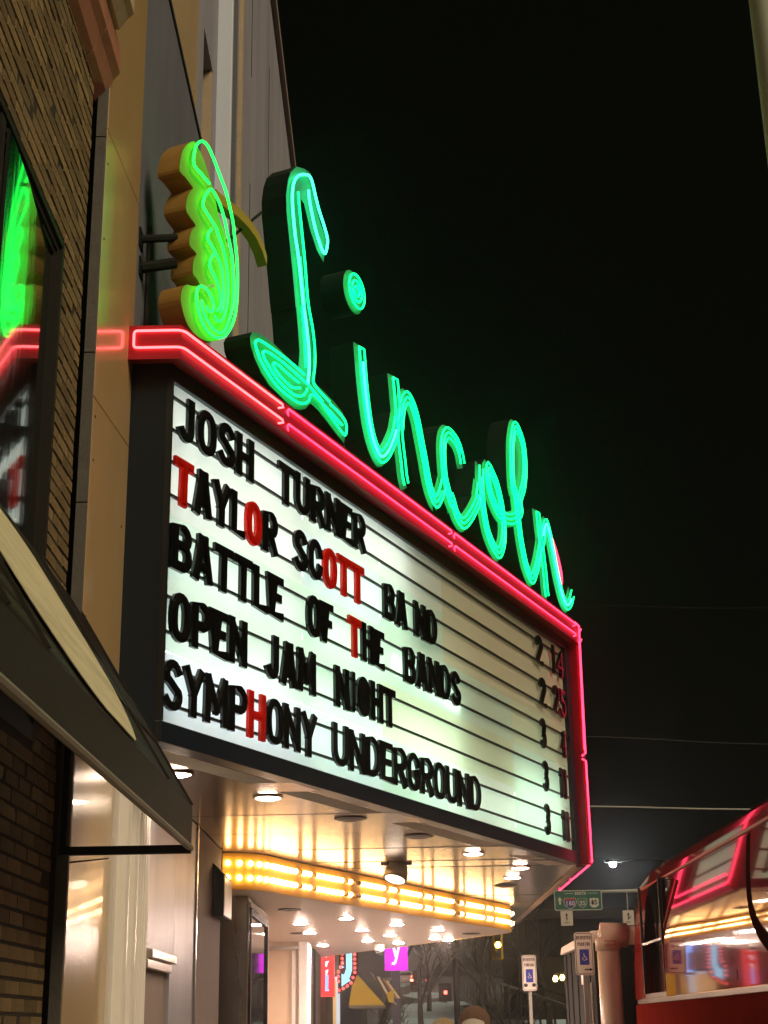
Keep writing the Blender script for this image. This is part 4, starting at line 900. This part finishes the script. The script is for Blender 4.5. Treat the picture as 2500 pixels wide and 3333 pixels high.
for y in (24.6, 25.5):
    w = obj('wheel', MB().lathe((2.95, y, .18), [(.20, -.01), (.33, 0), (.34, .05), (.34, .2)], 22, (1, 0, 0)), M['black'], tr, smooth=True)
pf_ = thing('pipe_frame', 'thick beige pipe with a wrapped elbow standing between trailer and coach', 'pipe', (3.03, 21.9, -.15))
PX = 3.10
obj('upright', MB().tube([(PX - .02, 22.4, -.15), (PX - .02, 22.4, 2.66)], .165, 20), M['pipe'], pf_, smooth=True)
obj('crossbar', MB().tube([(PX, 22.4, 2.83), (5.2, 22.4, 2.80)], .135, 18), M['pipe'], pf_, smooth=True)
el = obj('elbow', MB().tube([(PX - .02, 22.4, 2.62), (PX - .02, 22.4, 2.80)], .185, 20).tube([(PX - .12, 22.4, 2.84), (PX + .26, 22.4, 2.83)], .17, 20).tube([(PX - .03, 22.4, 2.88), (PX - .02, 23.0, 2.86)], .10, 12), M['pipe'], pf_, smooth=True)
lb = MB()
for z in (2.74, 2.68): lb.box(PX - .10, PX + .06, 22.205, 22.212, z, z + .012)
lb.box(PX + .05, PX + .065, 22.205, 22.212, 2.68, 2.75)
obj('tape_mark', lb, mat('orange_print', (.40, .09, .02), .6), el)

# ------------------------------------------------------------------ signs along the kerb
def rrect(w, h, r, n=5, x=0, z=0):
    P = []
    for cx_, cz_, a0 in ((w / 2 - r, h / 2 - r, 0), (-w / 2 + r, h / 2 - r, 90), (-w / 2 + r, -h / 2 + r, 180), (w / 2 - r, -h / 2 + r, 270)):
        P += [(x + cx_ + r * math.cos(R(a0 + 90 * k / n)), z + cz_ + r * math.sin(R(a0 + 90 * k / n))) for k in range(n + 1)]
    return P
def facer(cx_, cy_, cz_, rz=0.):
    ux, uy = math.cos(rz), math.sin(rz)
    return lambda u, v, d: Vector((cx_ + u * ux + d * uy, cy_ + u * uy - d * ux, cz_ + v))
def flat(polys, fr, d, m, name, parent, th=.002):
    mb = MB(); slab(mb, polys, fr, d, d + th); return obj(name, mb, m, parent)
def wheelchair(s, x=0, z=0):
    P = ribbon_quads([Vector((x + s * .42 * math.cos(R(a)), z - s * .28 + s * .34 * math.sin(R(a)), 0)) for a in range(120, 400, 20)], s * .11)
    P += [[(x + s * .13 * math.cos(2 * math.pi * k / 10) - s * .1, z + s * .72 + s * .13 * math.sin(2 * math.pi * k / 10)) for k in range(10)]]
    P += ribbon_quads([Vector((x - s * .08, z + s * .55, 0)), Vector((x - s * .02, z + s * .05, 0)), Vector((x + s * .35, z + s * .03, 0)), Vector((x + s * .52, z - s * .5, 0)), Vector((x + s * .68, z - s * .46, 0))], s * .12)
    P += ribbon_quads([Vector((x - s * .06, z + s * .30, 0)), Vector((x + s * .28, z + s * .30, 0))], s * .1)
    return P
def parking_sign(x, y, z, w, h, rz, label, van):
    t = thing('parking_sign', label, 'street sign', (x, y, 0), 'reserved parking signs along the kerb')
    f_ = facer(x, y, z, rz)
    obj('post', bar((x, y + .03, -.05), (x, y + .03, z - h * .1), .06, .035), M['galv'], t)
    pl = MB(); slab(pl, [rrect(w, h, .045)], f_, 0, .006, back=True); p = obj('plate', pl, M['white_sign'], t)
    bo_ = ribbon_quads([Vector((a, b, 0)) for a, b in rrect(w - .035, h - .035, .035)], .010, True); flat(bo_, f_, .007, M['grey_ink'], 'border', p)
    P, L = text_polys('RESERVED', h * .085, 0, .0085, wid=.36, gap=.22); k = (w * .78) / L
    P = [[(a * k - w * .39, b + h * .33) for a, b in q] for q in P]
    P2, L2 = text_polys('PARKING', h * .085, 0, .0085, wid=.36, gap=.22); k2 = (w * .66) / L2
    P += [[(a * k2 - w * .33, b + h * .18) for a, b in q] for q in P2]
    flat(P, f_, .0075, M['grey_ink'], 'lettering', p)
    flat([[(-w * .25, -h * .26), (w * .25, -h * .26), (w * .25, h * .10), (-w * .25, h * .10)]], f_, .007, M['blue_sign'], 'blue_square', p)
    flat(wheelchair(w * .24, 0, -h * .085), f_, .0095, M['white_sign'], 'wheelchair_symbol', p)
    if van:
        P, L = text_polys('VAN', h * .07, 0, .012, wid=.5); P = [[(a - L / 2, b - h * .385) for a, b in q] for q in P]
        P = [rrect(w * .26, h * .10, .03, x=-w * .28, z=-h * .34), rrect(w * .26, h * .10, .03, x=w * .28, z=-h * .34)]
        flat(P, f_, .0075, M['black_ink'], 'stickers', p)
    else:
        P = [[(-w * .02, -h * .385), (w * .26, -h * .385), (w * .26, -h * .355), (-w * .02, -h * .355)], [(w * .26, -h * .41), (w * .42, -h * .37), (w * .26, -h * .33)]]
        flat(P, f_, .0075, M['black_ink'], 'arrow', p)
parking_sign(2.68, 22.0, 2.565, .265, .585, R(-6), 'larger white reserved parking sign with wheelchair square and arrow before the beige pipe', False)
parking_sign(2.58, 30.0, 2.578, .275, .66, R(-3), 'smaller white reserved parking sign with wheelchair square standing farther up the kerb', True)

# green guide sign on a mast arm, with lane signs and the traffic light
ma = thing('mast_arm', 'long pale traffic mast arm reaching over the street behind the coach', 'mast', (14.5, 55.2, 0))
obj('upright', MB().tube([(14.5, 55.2, -.15), (14.5, 55.2, 6.5)], [.16, .12], 12), M['galv'], ma, smooth=True)
obj('arm', MB().tube([(14.5, 55.2, 6.22), (3.4, 55.2, 6.10)], [.085, .05], 10), M['wire'], ma, smooth=True)
gs = thing('guide_sign', 'green South guide sign with three route shields hanging from the mast arm', 'street sign', (6.6, 55.0, 5.5))
GW, GH = 1.72, .71; gf = facer(6.60, 55.08, 5.855)
pl = MB(); slab(pl, [rrect(GW, GH, .06)], gf, 0, .02, back=True); gp = obj('plate', pl, M['green_sign'], gs)
flat(ribbon_quads([Vector((a, b, 0)) for a, b in rrect(GW - .04, GH - .04, .05)], .025, True), gf, .021, M['white_sign'], 'border', gp)
P, L = text_polys('SOUTH', .105, 0, .02, wid=.62); P = [[(a - L / 2 + .09, b + .185) for a, b in q] for q in P]
flat(P, gf, .021, M['white_sign'], 'lettering', gp)
flat([[(-.48, .23), (-.16, .23), (-.16, .245), (-.48, .245)], [(.36, .23), (.70, .23), (.70, .245), (.36, .245)]], gf, .021, M['white_sign'], 'line', gp)
flat([[(-.69, -.14), (-.62, -.14), (-.62, -.0), (-.57, -.0), (-.655, .12), (-.74, -.0), (-.69, -.0)]], gf, .021, M['white_sign'], 'arrow', gp)
shield = [(-.19, .13), (-.10, .15), (0, .13), (.10, .15), (.19, .13), (.21, 0), (.16, -.13), (0, -.22), (-.16, -.13), (-.21, 0)]
def sh(x, k=1., s=1.): return [[(a * k + x, b * s - .07) for a, b in shield]]
flat(sh(-.29, 1.12, 1.08), gf, .021, M['white_sign'], 'shield_rim', gp); flat(sh(-.29, 1.02, .98), gf, .024, M['blue_sign'], 'shield', gp)
flat([[(-.50, .0), (-.08, .0), (-.09, .062), (-.19, .078), (-.29, .06), (-.39, .078), (-.49, .062)]], gf, .0265, M['red_sign'], 'shield_band', gp)
flat(sh(.15, .82, .95), gf, .021, M['white_sign'], 'shield_rim', gp); flat(sh(.15, .74, .88), gf, .024, M['green_sign'], 'shield', gp)
usr = [(-.15, .14), (-.07, .125), (0, .15), (.07, .125), (.15, .14), (.17, .05), (.15, -.02), (.17, -.10), (.10, -.17), (0, -.20), (-.10, -.17), (-.17, -.10), (-.15, -.02), (-.17, .05)]
flat([[(a + .57, b - .07) for a, b in usr]], gf, .021, M['white_sign'], 'shield', gp)
for s_, x, z, c in (('180', -.29, -.185, 'white_sign'), ('25', .15, -.185, 'white_sign'), ('85', .57, -.165, 'black_ink')):
    P, L = text_polys(s_, .165, 0, .03, wid=.58, gap=.18); flat([[(a - L / 2 + x, b + z) for a, b in q] for q in P], gf, .028, M[c], 'number', gp)
def lane_sign(x, z, w, h, label, right):
    t = thing('lane_sign', label, 'street sign', (x, 55.0, z), 'small white lane signs under the mast arm'); f_ = facer(x, 55.06, z)
    pl = MB(); slab(pl, [rrect(w, h, .02)], f_, 0, .01, back=True); p = obj('plate', pl, M['white_sign'], t)
    P = [[(-.02, -.07), (.02, -.07), (.02, .10), (.055, .10), (0, .18), (-.055, .10), (-.02, .10)]]
    if right: P += [[(.02, -.05), (.10, .02), (.10, .06), (.02, -.01)]]
    flat(P, f_, .011, M['black_ink'], 'arrow', p)
    P, L = text_polys('ONLY', .06, 0, .011, wid=.6); flat([[(a - L / 2, b - .18) for a, b in q] for q in P], f_, .011, M['grey_ink'], 'lettering', p)
    obj('hanger', MB().box(x - .02, x + .02, 55.1, 55.14, z + h / 2, 6.1), M['galv'], t)
lane_sign(6.16, 5.235, .43, .51, 'small white ONLY arrow sign hanging under the green guide sign', False)
lane_sign(8.36, 5.22, .40, .51, 'small white arrow sign half hidden by the red coach corner', True)
tl = thing('traffic_light', 'yellow traffic light with its amber lens lit below the canopy corner', 'traffic light', (3.65, 55.0, 4.0))
obj('backplate', MB().box(3.47, 3.84, 55.08, 55.10, 3.86, 4.86), M['canopyyellow'], tl, bevel=.02)
obj('housing', MB().box(3.55, 3.76, 54.9, 55.075, 3.92, 4.80), M['darkbuild'], tl, bevel=.02)
obj('hanger', MB().tube([(3.655, 55.14, 4.8), (3.655, 55.2, 6.1)], .03, 8), M['galv'], tl)
for z, m_ in ((4.62, M['black']), (4.36, emit('amber_lens', (1., .52, .05), 60.)), (4.10, M['black'])):
    ln_ = obj('signal_lens', MB().lathe((3.655, 54.895, z), [(.105, 0), (.095, -.03), (.03, -.04)], 16, (0, 1, 0)), m_, tl)
    obj('visor', MB().tube([(3.655 + .105 * math.cos(R(a)), 54.88, z + .105 * math.sin(R(a))) for a in range(0, 181, 20)], .012, 5), M['darkbuild'], ln_)
# street lamp far down the road
sl = thing('street_lamp', 'distant street lamp with a bright white head above the guide sign', 'street lamp', (13.0, 70, 0))
obj('pole', MB().tube([(13.0, 70, -.2), (13.0, 70, 8.7)], [.11, .07], 10), M['darkbuild'], sl)
obj('arm', MB().tube([(13.0, 70, 8.6), (11.8, 70, 8.8), (10.4, 70, 8.72)], .04, 8), M['darkbuild'], sl)
lh = obj('lamp_head', MB().box(9.75, 10.5, 69.85, 70.15, 8.66, 8.78), M['darkbuild'], sl, bevel=.03)
obj('lens', MB().lathe((10.08, 70, 8.66), [(.15, .0), (.14, -.12), (.06, -.2)], 14), emit('white_lamp_lens', (.90, .95, 1.), 320.), lh)
def far_lamp(x, y, z, r, col, st, label):
    t = thing('street_lamp', label, 'street lamp', (x, y, hgt(y)), 'tiny lamps far off in the dark')
    obj('pole', MB().tube([(x + .5, y + .2, hgt(y) - .3), (x + .5, y + .2, z + .3), (x, y, z + .25)], .06, 6), M['darkbuild'], t)
    obj('lens', MB().lathe((x, y, z), [(r * .5, -r), (r, 0), (r * .5, r)], 10), emit('far_lamp', col, st), t)
far_lamp(6.66, 90, 6.95, .11, (1, .95, .8), 30., 'tiny white lamp far off beside the amber traffic light')
far_lamp(8.2, 80, 3.9, .14, (1, .68, .2), 30., 'tiny left yellow lamp low beside the trailer')
far_lamp(8.55, 80, 3.95, .14, (1, .62, .12), 22., 'tiny right yellow lamp low beside the trailer')
# overhead cables
M['dimwire'] = mat('dim_cable', (.07, .07, .065), .8)
for k, (y, pts, r, lab) in enumerate(((40, [(-6, 7.35), (5.37, 7.10), (9.47, 6.95), (22, 6.9)], .022, 'thickest lowest pale cable crossing the sky right of the marquee'), (40.6, [(-6, 9.4), (5.5, 9.08), (10.1, 8.79), (24, 8.7)], .008, 'thin middle cable crossing the sky right of the marquee'), (41, [(-6, 12.4), (5.2, 12.9), (10.4, 12.75), (24, 13.4)], .0025, 'faint uppermost cable crossing the dark sky'), (42, [(-6, 6.0), (5.6, 5.95), (10.4, 5.82), (24, 6)], .004, 'faint low cable just above the street lamp'))):
    o = obj('overhead_cable', MB().tube([(p.x, y, p.y) for p in smoothpath([(x, z, 0) for x, z in pts], .8)], r, 6), M['wire'] if k == 0 else M['dimwire']); tag(o, lab, 'cable', 'overhead cables')
pl_ = thing('kerb_pole', 'tall pale pole at the kerb cutting the upper right corner', 'pole', (2.66, 8.5, 0))
obj('shaft', MB().tube([(2.655, 8.5, 0), (2.655, 8.5, 13)], .115, 20), M['pole'], pl_, smooth=True)
obj('base_flange', MB().lathe((2.655, 8.5, 0), [(.2, 0), (.2, .03), (.13, .06)], 20), M['galv'], pl_)

# ------------------------------------------------------------------ lit signs and shops farther along on the left
rsn = thing('red_blade_sign', 'narrow red lit blade sign with pale letters beyond the entrance', 'sign', (-1.5, 36, 2.35))
obj('body', MB().box(-1.72, -1.41, 36.0, 36.3, 2.33, 3.75), emit('red_sign_light', (1., .03, .035), 1.25), rsn)
rf_ = facer(-1.60, 36, 0)
flat([[(-.01, 3.20), (.02, 3.19), (.055, 3.27), (.055, 3.33), (-.01, 3.33)], [(-.02, 3.0), (.02, 2.98), (.04, 3.06), (.08, 3.12), (-.01, 3.10)], [(-.01, 2.80), (.02, 2.79), (.055, 2.9), (.05, 2.93), (-.01, 2.9)]], rf_, .004, emit('pale_letter_light', (.9, .92, 1.), 1.4), 'letter_marks', rsn)
flat([[(-.02, 2.45), (.07, 2.45), (.07, 2.49), (.05, 2.49), (.06, 2.80), (-.01, 2.80)]], rf_, .004, emit('blue_letter_light', (.30, .48, 1.), 1.5), 'letter_marks', rsn)
obj('bracket', MB().box(-2.0, -1.7, 36.1, 36.2, 3.4, 3.5), M['black'], rsn)
asn = thing('arrow_sign', 'light blue lit arrow sign edged with red bulbs bending down to the left', 'sign', (-1.15, 38, 2.5))
af = facer(-1.15, 38, 0)
bod = [(-.22, 4.0), (.24, 4.0), (.24, 2.92), (.12, 2.66), (-.25, 2.43), (-.25, 2.98), (-.08, 3.05), (-.22, 3.1)]
mb = MB(); slab(mb, [bod], af, -.2, 0, back=True); abod = obj('body', mb, mat('maroon_sign_body', (.07, .008, .012), .5), asn)
flat([[(-.045, 4.0), (.10, 4.0), (.10, 2.98), (.045, 2.82), (.02, 2.77), (.06, 2.74), (-.16, 2.60), (-.16, 2.90), (-.12, 2.87), (-.08, 2.90), (-.045, 3.02)]], af, .004, emit('blue_arrow_light', (.30, .74, 1.), 1.6), 'arrow_face', asn)
bp_ = [(-.14, 3.66 - .103 * k) for k in range(6)] + [(-.175, 3.05), (-.23, 2.94), (-.235, 2.83), (-.235, 2.72), (-.225, 2.60 - .09), (-.12, 2.55), (-.02, 2.61), (.07, 2.68), (.12, 2.80)] + [(.165, 2.92 + .104 * k) for k in range(8)]
E_RB = emit('red_bulb', (1., .10, .08), 2.2); pb = None
for u, v in bp_:
    loc = Vector((-1.15 + u, 37.98, v)) - asn.location
    if pb is None:
        pb = obj('bulb', MB().lathe((0, 0, 0), [(.040, .01), (.036, -.02), (.015, -.035)], 8, (0, 1, 0)), E_RB, None); pb.parent = asn; pb.location = loc
    else: share(pb, 'bulb', loc, asn)
obj('bracket', MB().box(-1.9, -1.3, 38.08, 38.16, 3.55, 3.65), M['black'], asn)
bsn = thing('blue_blade_sign', 'pale blue lit blade sign seen mirrored in the coach side', 'sign', (-1.45, 43.5, 2.9))
obj('body', MB().box(-1.62, -1.40, 43.5, 43.7, 2.9, 4.1), emit('blue_sign_light', (.20, .40, 1.), 2.2), bsn)
obj('bracket', MB().box(-2.0, -1.62, 43.55, 43.65, 3.8, 3.9), M['black'], bsn)
ysn = thing('magenta_sign', 'magenta lit box sign with a pale letter y on a post', 'sign', (0.03, 45, 0))
obj('box', MB().box(-.30, .375, 45.0, 45.25, 3.20, 4.35), emit('magenta_light', (.80, .0, .78), 1.15), ysn, bevel=.01)
yp = ribbon_quads([Vector((-.075, 3.98, 0)), Vector((.035, 3.57, 0))], .075, False, .0) + ribbon_quads([Vector((.15, 3.98, 0)), Vector((.03, 3.50, 0)), Vector((.005, 3.42, 0)), Vector((-.04, 3.385, 0)), Vector((-.09, 3.40, 0))], .068)
flat(yp, facer(.0, 45, 0), .004, emit('pale_y_light', (.62, .86, 1.), 1.6), 'letter_y', ysn)
obj('post', MB().box(-.10, .14, 45.03, 45.22, 0, 3.19), mat('purple_grey_post', (.10, .085, .15), .6), ysn)
sh_ = thing('shop_row', 'dark shopfront row beyond the theatre with an orange lit doorway', 'building', (-3, 48, 0))
obj('wall', MB().box(-8, -1.62, 36.5, 40.4, 0, 6.5).box(-8, -1.60, 43.9, 46.9, 0, 6.5).box(-8, -1.65, 40.4, 43.9, 3.3, 6.5), M['brownwall'], sh_)
obj('lit_doorway', MB().box(-2.0, -1.64, 40.42, 43.3, 0, 2.9), emit('orange_shop_light', (1., .56, .22), .75), sh_)
obj('door_frame', MB().box(-2.0, -1.56, 43.3, 43.9, 0, 3.0), emit('door_frame_glow', (.85, .88, .95), .8), sh_)  # the frame is no lamp; its glow stands in for light on it
obj('fascia_board', MB().box(-1.66, -1.5, 38.6, 44.2, 3.05, 3.6), mat('olive_board', (.22, .20, .13), .7), sh_)
obj('pillar', MB().box(-1.7, -1.0, 46.0, 46.5, 0, 3.2).box(-.85, -.55, 46.4, 46.7, 0, 2.2), M['parapet'], sh_)
ya = thing('yellow_awning', 'small yellow canvas awning over a far shop door', 'awning', (-.8, 43, 2.2))
obj('canvas', MB().hexa([(-1.26, 42, 2.22), (-.30, 42, 2.22), (-.30, 46, 2.22), (-1.26, 46, 2.22), (-1.12, 42.02, 2.98), (-1.0, 42.02, 2.98), (-1.0, 46, 2.98), (-1.12, 46, 2.98)]), M['canopyyellow'], ya)
obj('hem', MB().box(-1.27, -.29, 41.98, 46, 2.16, 2.215), M['canvasedge'], ya)
obj('bracket', MB().box(-1.6, -1.1, 43, 43.1, 2.9, 2.96), M['black'], ya)
fg = thing('flag', 'drooping striped flag lit yellow at its tip on a slanted staff', 'flag', (-.7, 44.4, 2.5))
for k, c in enumerate(('brownwall', 'white_sign', 'brownwall', 'terracotta', 'white_sign', 'brownwall')):
    a = -.62 + .085 * k
    obj('stripe', MB().hexa([(a + .34, 44.4, 2.42), (a + .41, 44.4, 2.42), (a + .41, 44.42, 2.42), (a + .34, 44.42, 2.42), (a, 44.4, 3.06 - .04 * k), (a + .08, 44.4, 3.06 - .04 * k), (a + .08, 44.42, 3.06 - .04 * k), (a, 44.42, 3.06 - .04 * k)]), M[c], fg)
obj('tip', MB().hexa([(-.20, 44.39, 2.32), (-.06, 44.39, 2.30), (-.06, 44.43, 2.30), (-.20, 44.43, 2.32), (-.26, 44.39, 2.56), (-.04, 44.39, 2.66), (-.04, 44.43, 2.66), (-.26, 44.43, 2.56)]), M['canopyyellow'], fg)
obj('staff', MB().tube([(-.72, 44.45, 3.15), (.02, 44.6, 2.25)], .018, 6), M['wire'], fg)
# ------------------------------------------------------------------ far right: dark block, guard rail, cars
dbk = thing('dark_block', 'dark flat roofed building closing the street behind the guide sign', 'building', (20, 92, 0))
obj('wall', MB().box(7.6, 46, 90, 110, -1, 7.5), M['darkbuild'], dbk)
obj('cornice', MB().box(7.4, 46.2, 89.6, 110, 7.52, 8.05), M['cornice_d'], dbk)
for x in (8.6, 11.6, 14.6, 18, 22): obj('window', MB().box(x, x + 1.1, 89.93, 89.99, 5.4, 6.9), M['pane'], dbk)
gr_ = thing('guard_rail', 'pale guard rail climbing along the right edge of the uphill road', 'guard rail', (5.6, 60, 0))
gp_ = [(5.35, 46, 2.0), (5.4, 52, 2.3), (5.6, 75, 3.4), (5.9, 110, 5.05), (6.3, 170, 8.1)]
for (a, b) in zip(gp_, gp_[1:]): obj('rail', bar(a, b, .05, .11), M['galv'], gr_)
gq = [(7.2, 46, 1.75), (7.4, 75, 3.2), (7.9, 130, 5.75)]
for (a, b) in zip(gq, gq[1:]): obj('rail', bar(a, b, .05, .09), M['cornice_d'], gr_)
for y in range(48, 170, 6):
    x = 5.35 + (y - 46) * .0077; z = 2.0 + (y - 46) * .0492; obj('post', MB().box(x, x + .08, y, y + .08, hgt(y) - .3, z), M['cornice_d'], gr_)
def car(x, y, label, m_body, tall):
    z = hgt(y) - .14; t = thing('parked_car' if False else 'car', label, 'car', (x, y, z), 'cars seen from behind up the hill')
    b_ = [(-.9, .35), (.9, .35), (.92, .85), (.80, 1.0), (.66, tall), (-.66, tall), (-.80, 1.0), (-.92, .85)]
    mb = MB().prism([(x + u, y, z + v) for u, v in b_], (0, 4.4, 0)); obj('body', mb, m_body, t, bevel=.05)
    obj('rear_window', MB().prism([(x + u, y - .01, z + v) for u, v in ((-.70, 1.03), (.70, 1.03), (.58, tall - .1), (-.58, tall - .1))], (0, .008, 0)), M['pane'], t)
    for s in (-1, 1):
        obj('tail_light', MB().box(x + s * .78 - .13, x + s * .78 + .13, y - .03, y + .02, z + .78, z + .98), emit('tail_light', (1., .10, .06), 22.), t)
        for dy in (.7, 3.5): obj('wheel', MB().lathe((x + s * .80, y + dy, z + .31), [(.2, -.09), (.32, -.08), (.32, .08), (.2, .09)], 16, (1, 0, 0)), M['black'], t)
    obj('number_plate', MB().box(x - .26, x + .26, y - .02, y - .005, z + .62, z + .76), M['white_sign'], t)
car(2.45, 158, 'dark car climbing the hill with both tail lights glowing red', M['trailer'], 1.75)
car(1.15, 176, 'second car farther up the hill left of the magenta sign post', M['greymetal'], 1.5)
pd = thing('pedestrian_signal', 'pedestrian signal with a small red light on a dark post', 'traffic light', (1.75, 50, 0))
obj('post', MB().tube([(1.95, 50, 0), (1.95, 50, 3.7)], .10, 10), M['darkbuild'], pd)
ph = obj('housing', MB().box(1.38, 1.78, 49.85, 50.1, 2.42, 2.95), M['darkbuild'], pd, bevel=.02)
obj('red_hand', MB().box(1.545, 1.64, 49.835, 49.85, 2.62, 2.73), emit('red_hand_light', (1., .08, .06), 9.), ph)
# ------------------------------------------------------------------ bare trees
def tree(x, y, h, seed, label, thin=False):
    rr = random.Random(seed); z0 = hgt(y) - .2
    t = thing('bare_tree', label, 'tree', (x, y, z0), 'bare trees up the street')
    tk = MB(); cw = MB()
    def grow(p, d, L, r, lev, mb):
        n = 4; P = [p]; q = p; dd = d
        for k in range(n):
            dd = (dd + Vector((rr.uniform(-.16, .16), rr.uniform(-.16, .16), rr.uniform(-.03, .10)))).normalized(); q = q + dd * L / n; P.append(q)
        mb.tube(P, [r * (1 - .45 * k / n) for k in range(n + 1)], 5 if lev < 2 else 3, cap=False)
        if lev < 4:
            for _ in range(3 if lev < 3 else 4):
                k = rr.randint(2, n); a = rr.uniform(0, 6.28); sp = rr.uniform(.45, .95)
                side = Vector((math.cos(a), math.sin(a), 0)); nd = (dd * math.cos(sp) + side * math.sin(sp) + Vector((0, 0, .12))).normalized()
                grow(P[k], nd, L * rr.uniform(.55, .78), r * .52, lev + 1, cw)
    grow(Vector((x, y, z0)), Vector((0, 0, 1)), h * .38, h * .018, 0, tk)
    obj('trunk', tk, M['bark'], t); obj('crown', cw, M['bark'], t)
for k, (x, y, h) in enumerate(((2.3, 47.5, 5.0), (3.3, 46, 4.6), (-.9, 52, 8.2), (1.0, 70, 8.6), (4.6, 88, 9.5), (8.2, 84, 10.5), (-2.6, 66, 10.5), (2.2, 104, 10), (6.8, 118, 11), (.4, 44.5, 3.6))):
    tree(x, y, h, 20 + k, ['slim bare sapling left of the smaller parking sign', 'bare sapling right of the pedestrian signal', 'dark bare tree behind the flag', 'bare tree beyond the pedestrian signal', 'bare tree under the amber light', 'tall bare tree before the dark block', 'dark bare tree above the shop row', 'bare tree on the snowy slope', 'far bare tree beside the guard rail', 'low bare bush at the foot of the magenta sign post'][k])
# ------------------------------------------------------------------ people at the bottom edge
def person(x, y, h, label, cap, seed):
    t = thing('person', label, 'person', (x, y, 0)); k = h / 1.75
    J = {'pel': (0, 0, .96), 'wai': (0, 0, 1.10), 'che': (0, .01, 1.32), 'nek': (0, .0, 1.46), 'nk2': (0, .01, 1.53), 'hd': (0, .015, 1.60), 'hd2': (0, .01, 1.68), 'hd3': (0, .0, 1.71)}
    for s, n in ((-1, 'l'), (1, 'r')):
        J.update({n + 'sh': (s * .17, .0, 1.41), n + 'el': (s * .23, .03, 1.14), n + 'wr': (s * .22, -.06, .92), n + 'ha': (s * .21, -.08, .84), n + 'hi': (s * .09, 0, .92), n + 'kn': (s * .10, -.03 * s, .50), n + 'an': (s * .11, .05 * s, .09), n + 'to': (s * .12, -.12 + .05 * s, .04)})
    Ed = [('pel', 'wai'), ('wai', 'che'), ('che', 'nek'), ('nek', 'nk2'), ('nk2', 'hd'), ('hd', 'hd2'), ('hd2', 'hd3')]
    for n in 'lr': Ed += [('che', n + 'sh'), (n + 'sh', n + 'el'), (n + 'el', n + 'wr'), (n + 'wr', n + 'ha'), ('pel', n + 'hi'), (n + 'hi', n + 'kn'), (n + 'kn', n + 'an'), (n + 'an', n + 'to')]
    rad = {'pel': .15, 'wai': .14, 'che': .16, 'nek': .075, 'nk2': .055, 'hd': .085, 'hd2': .09, 'hd3': .06, 'sh': .08, 'el': .055, 'wr': .04, 'ha': .04, 'hi': .10, 'kn': .065, 'an': .05, 'to': .045}
    names = list(J); me = bpy.data.meshes.new('body'); me.from_pydata([Vector(J[n]) * k for n in names], [(names.index(a), names.index(b)) for a, b in Ed], [])
    o = bpy.data.objects.new('body', me); COL.objects.link(o); o.parent = t
    sk = o.modifiers.new('skin', 'SKIN')
    for i, n in enumerate(names):
        r_ = rad[n] if n in rad else rad[n[1:]]; v = me.skin_vertices[0].data[i]; v.radius = (r_ * k, r_ * k); v.use_root = n == 'pel'
    o.modifiers.new('sub', 'SUBSURF').levels = 2; o.modifiers['sub'].render_levels = 2
    me.materials.append(M['coat'])
    hp = Vector((x, y, 0)) + Vector((0, .01, 1.635)) * k
    obj('face', MB().lathe(hp, [(.03, -.13), (.062, -.10), (.082, -.02), (.080, .03), (.05, .09), (.01, .105)], 18), M['skin'], t, smooth=True)
    hr = obj('hair', MB().lathe(hp + Vector((0, -.012, .012)), [(.095, -.11), (.104, -.04), (.102, .03), (.075, .088), (.035, .112), (.01, .118)], 22), M['blond'] if not cap else M['knit'], t, smooth=True)
    if cap:
        obj('hood', MB().lathe(hp + Vector((0, .0, .01)), [(.112, -.12), (.122, -.03), (.115, .045), (.085, .095), (.035, .122), (.01, .126)], 22), M['knit'], t, smooth=True)
        obj('ear_flap', MB().lathe(hp + Vector((-.01, -.05, -.035)), [(.10, -.10), (.105, -.02), (.09, .05), (.055, .085), (.02, .10)], 20), M['cream_knit'], t, smooth=True)
        obj('collar', MB().lathe(hp + Vector((.075, -.04, -.10)), [(.09, -.10), (.095, -.02), (.07, .05), (.02, .08)], 18), M['black'], t, smooth=True)
person(.60, 12.0, 1.74, 'person in a brown knitted hood with cream patch seen from behind', True, 1)
person(.37, 12.3, 1.66, 'blond person beside the hooded one, barely in the frame', False, 2)
# ------------------------------------------------------------------ thin night haze: halos round the neon and lamps
hm_ = bpy.data.materials.new('haze'); hm_.use_nodes = True
hn = hm_.node_tree.nodes; hn.remove(hn['Principled BSDF']); pv = hn.new('ShaderNodeVolumePrincipled')
pv.inputs['Color'].default_value = (.82, .82, .80, 1); pv.inputs['Density'].default_value = .0020; pv.inputs['Anisotropy'].default_value = .92
hm_.node_tree.links.new(pv.outputs[0], hn['Material Output'].inputs['Volume'])
o = obj('haze', MB().box(-122, 122, -62, 402, -1.3, 23), hm_); o['kind'] = 'stuff'
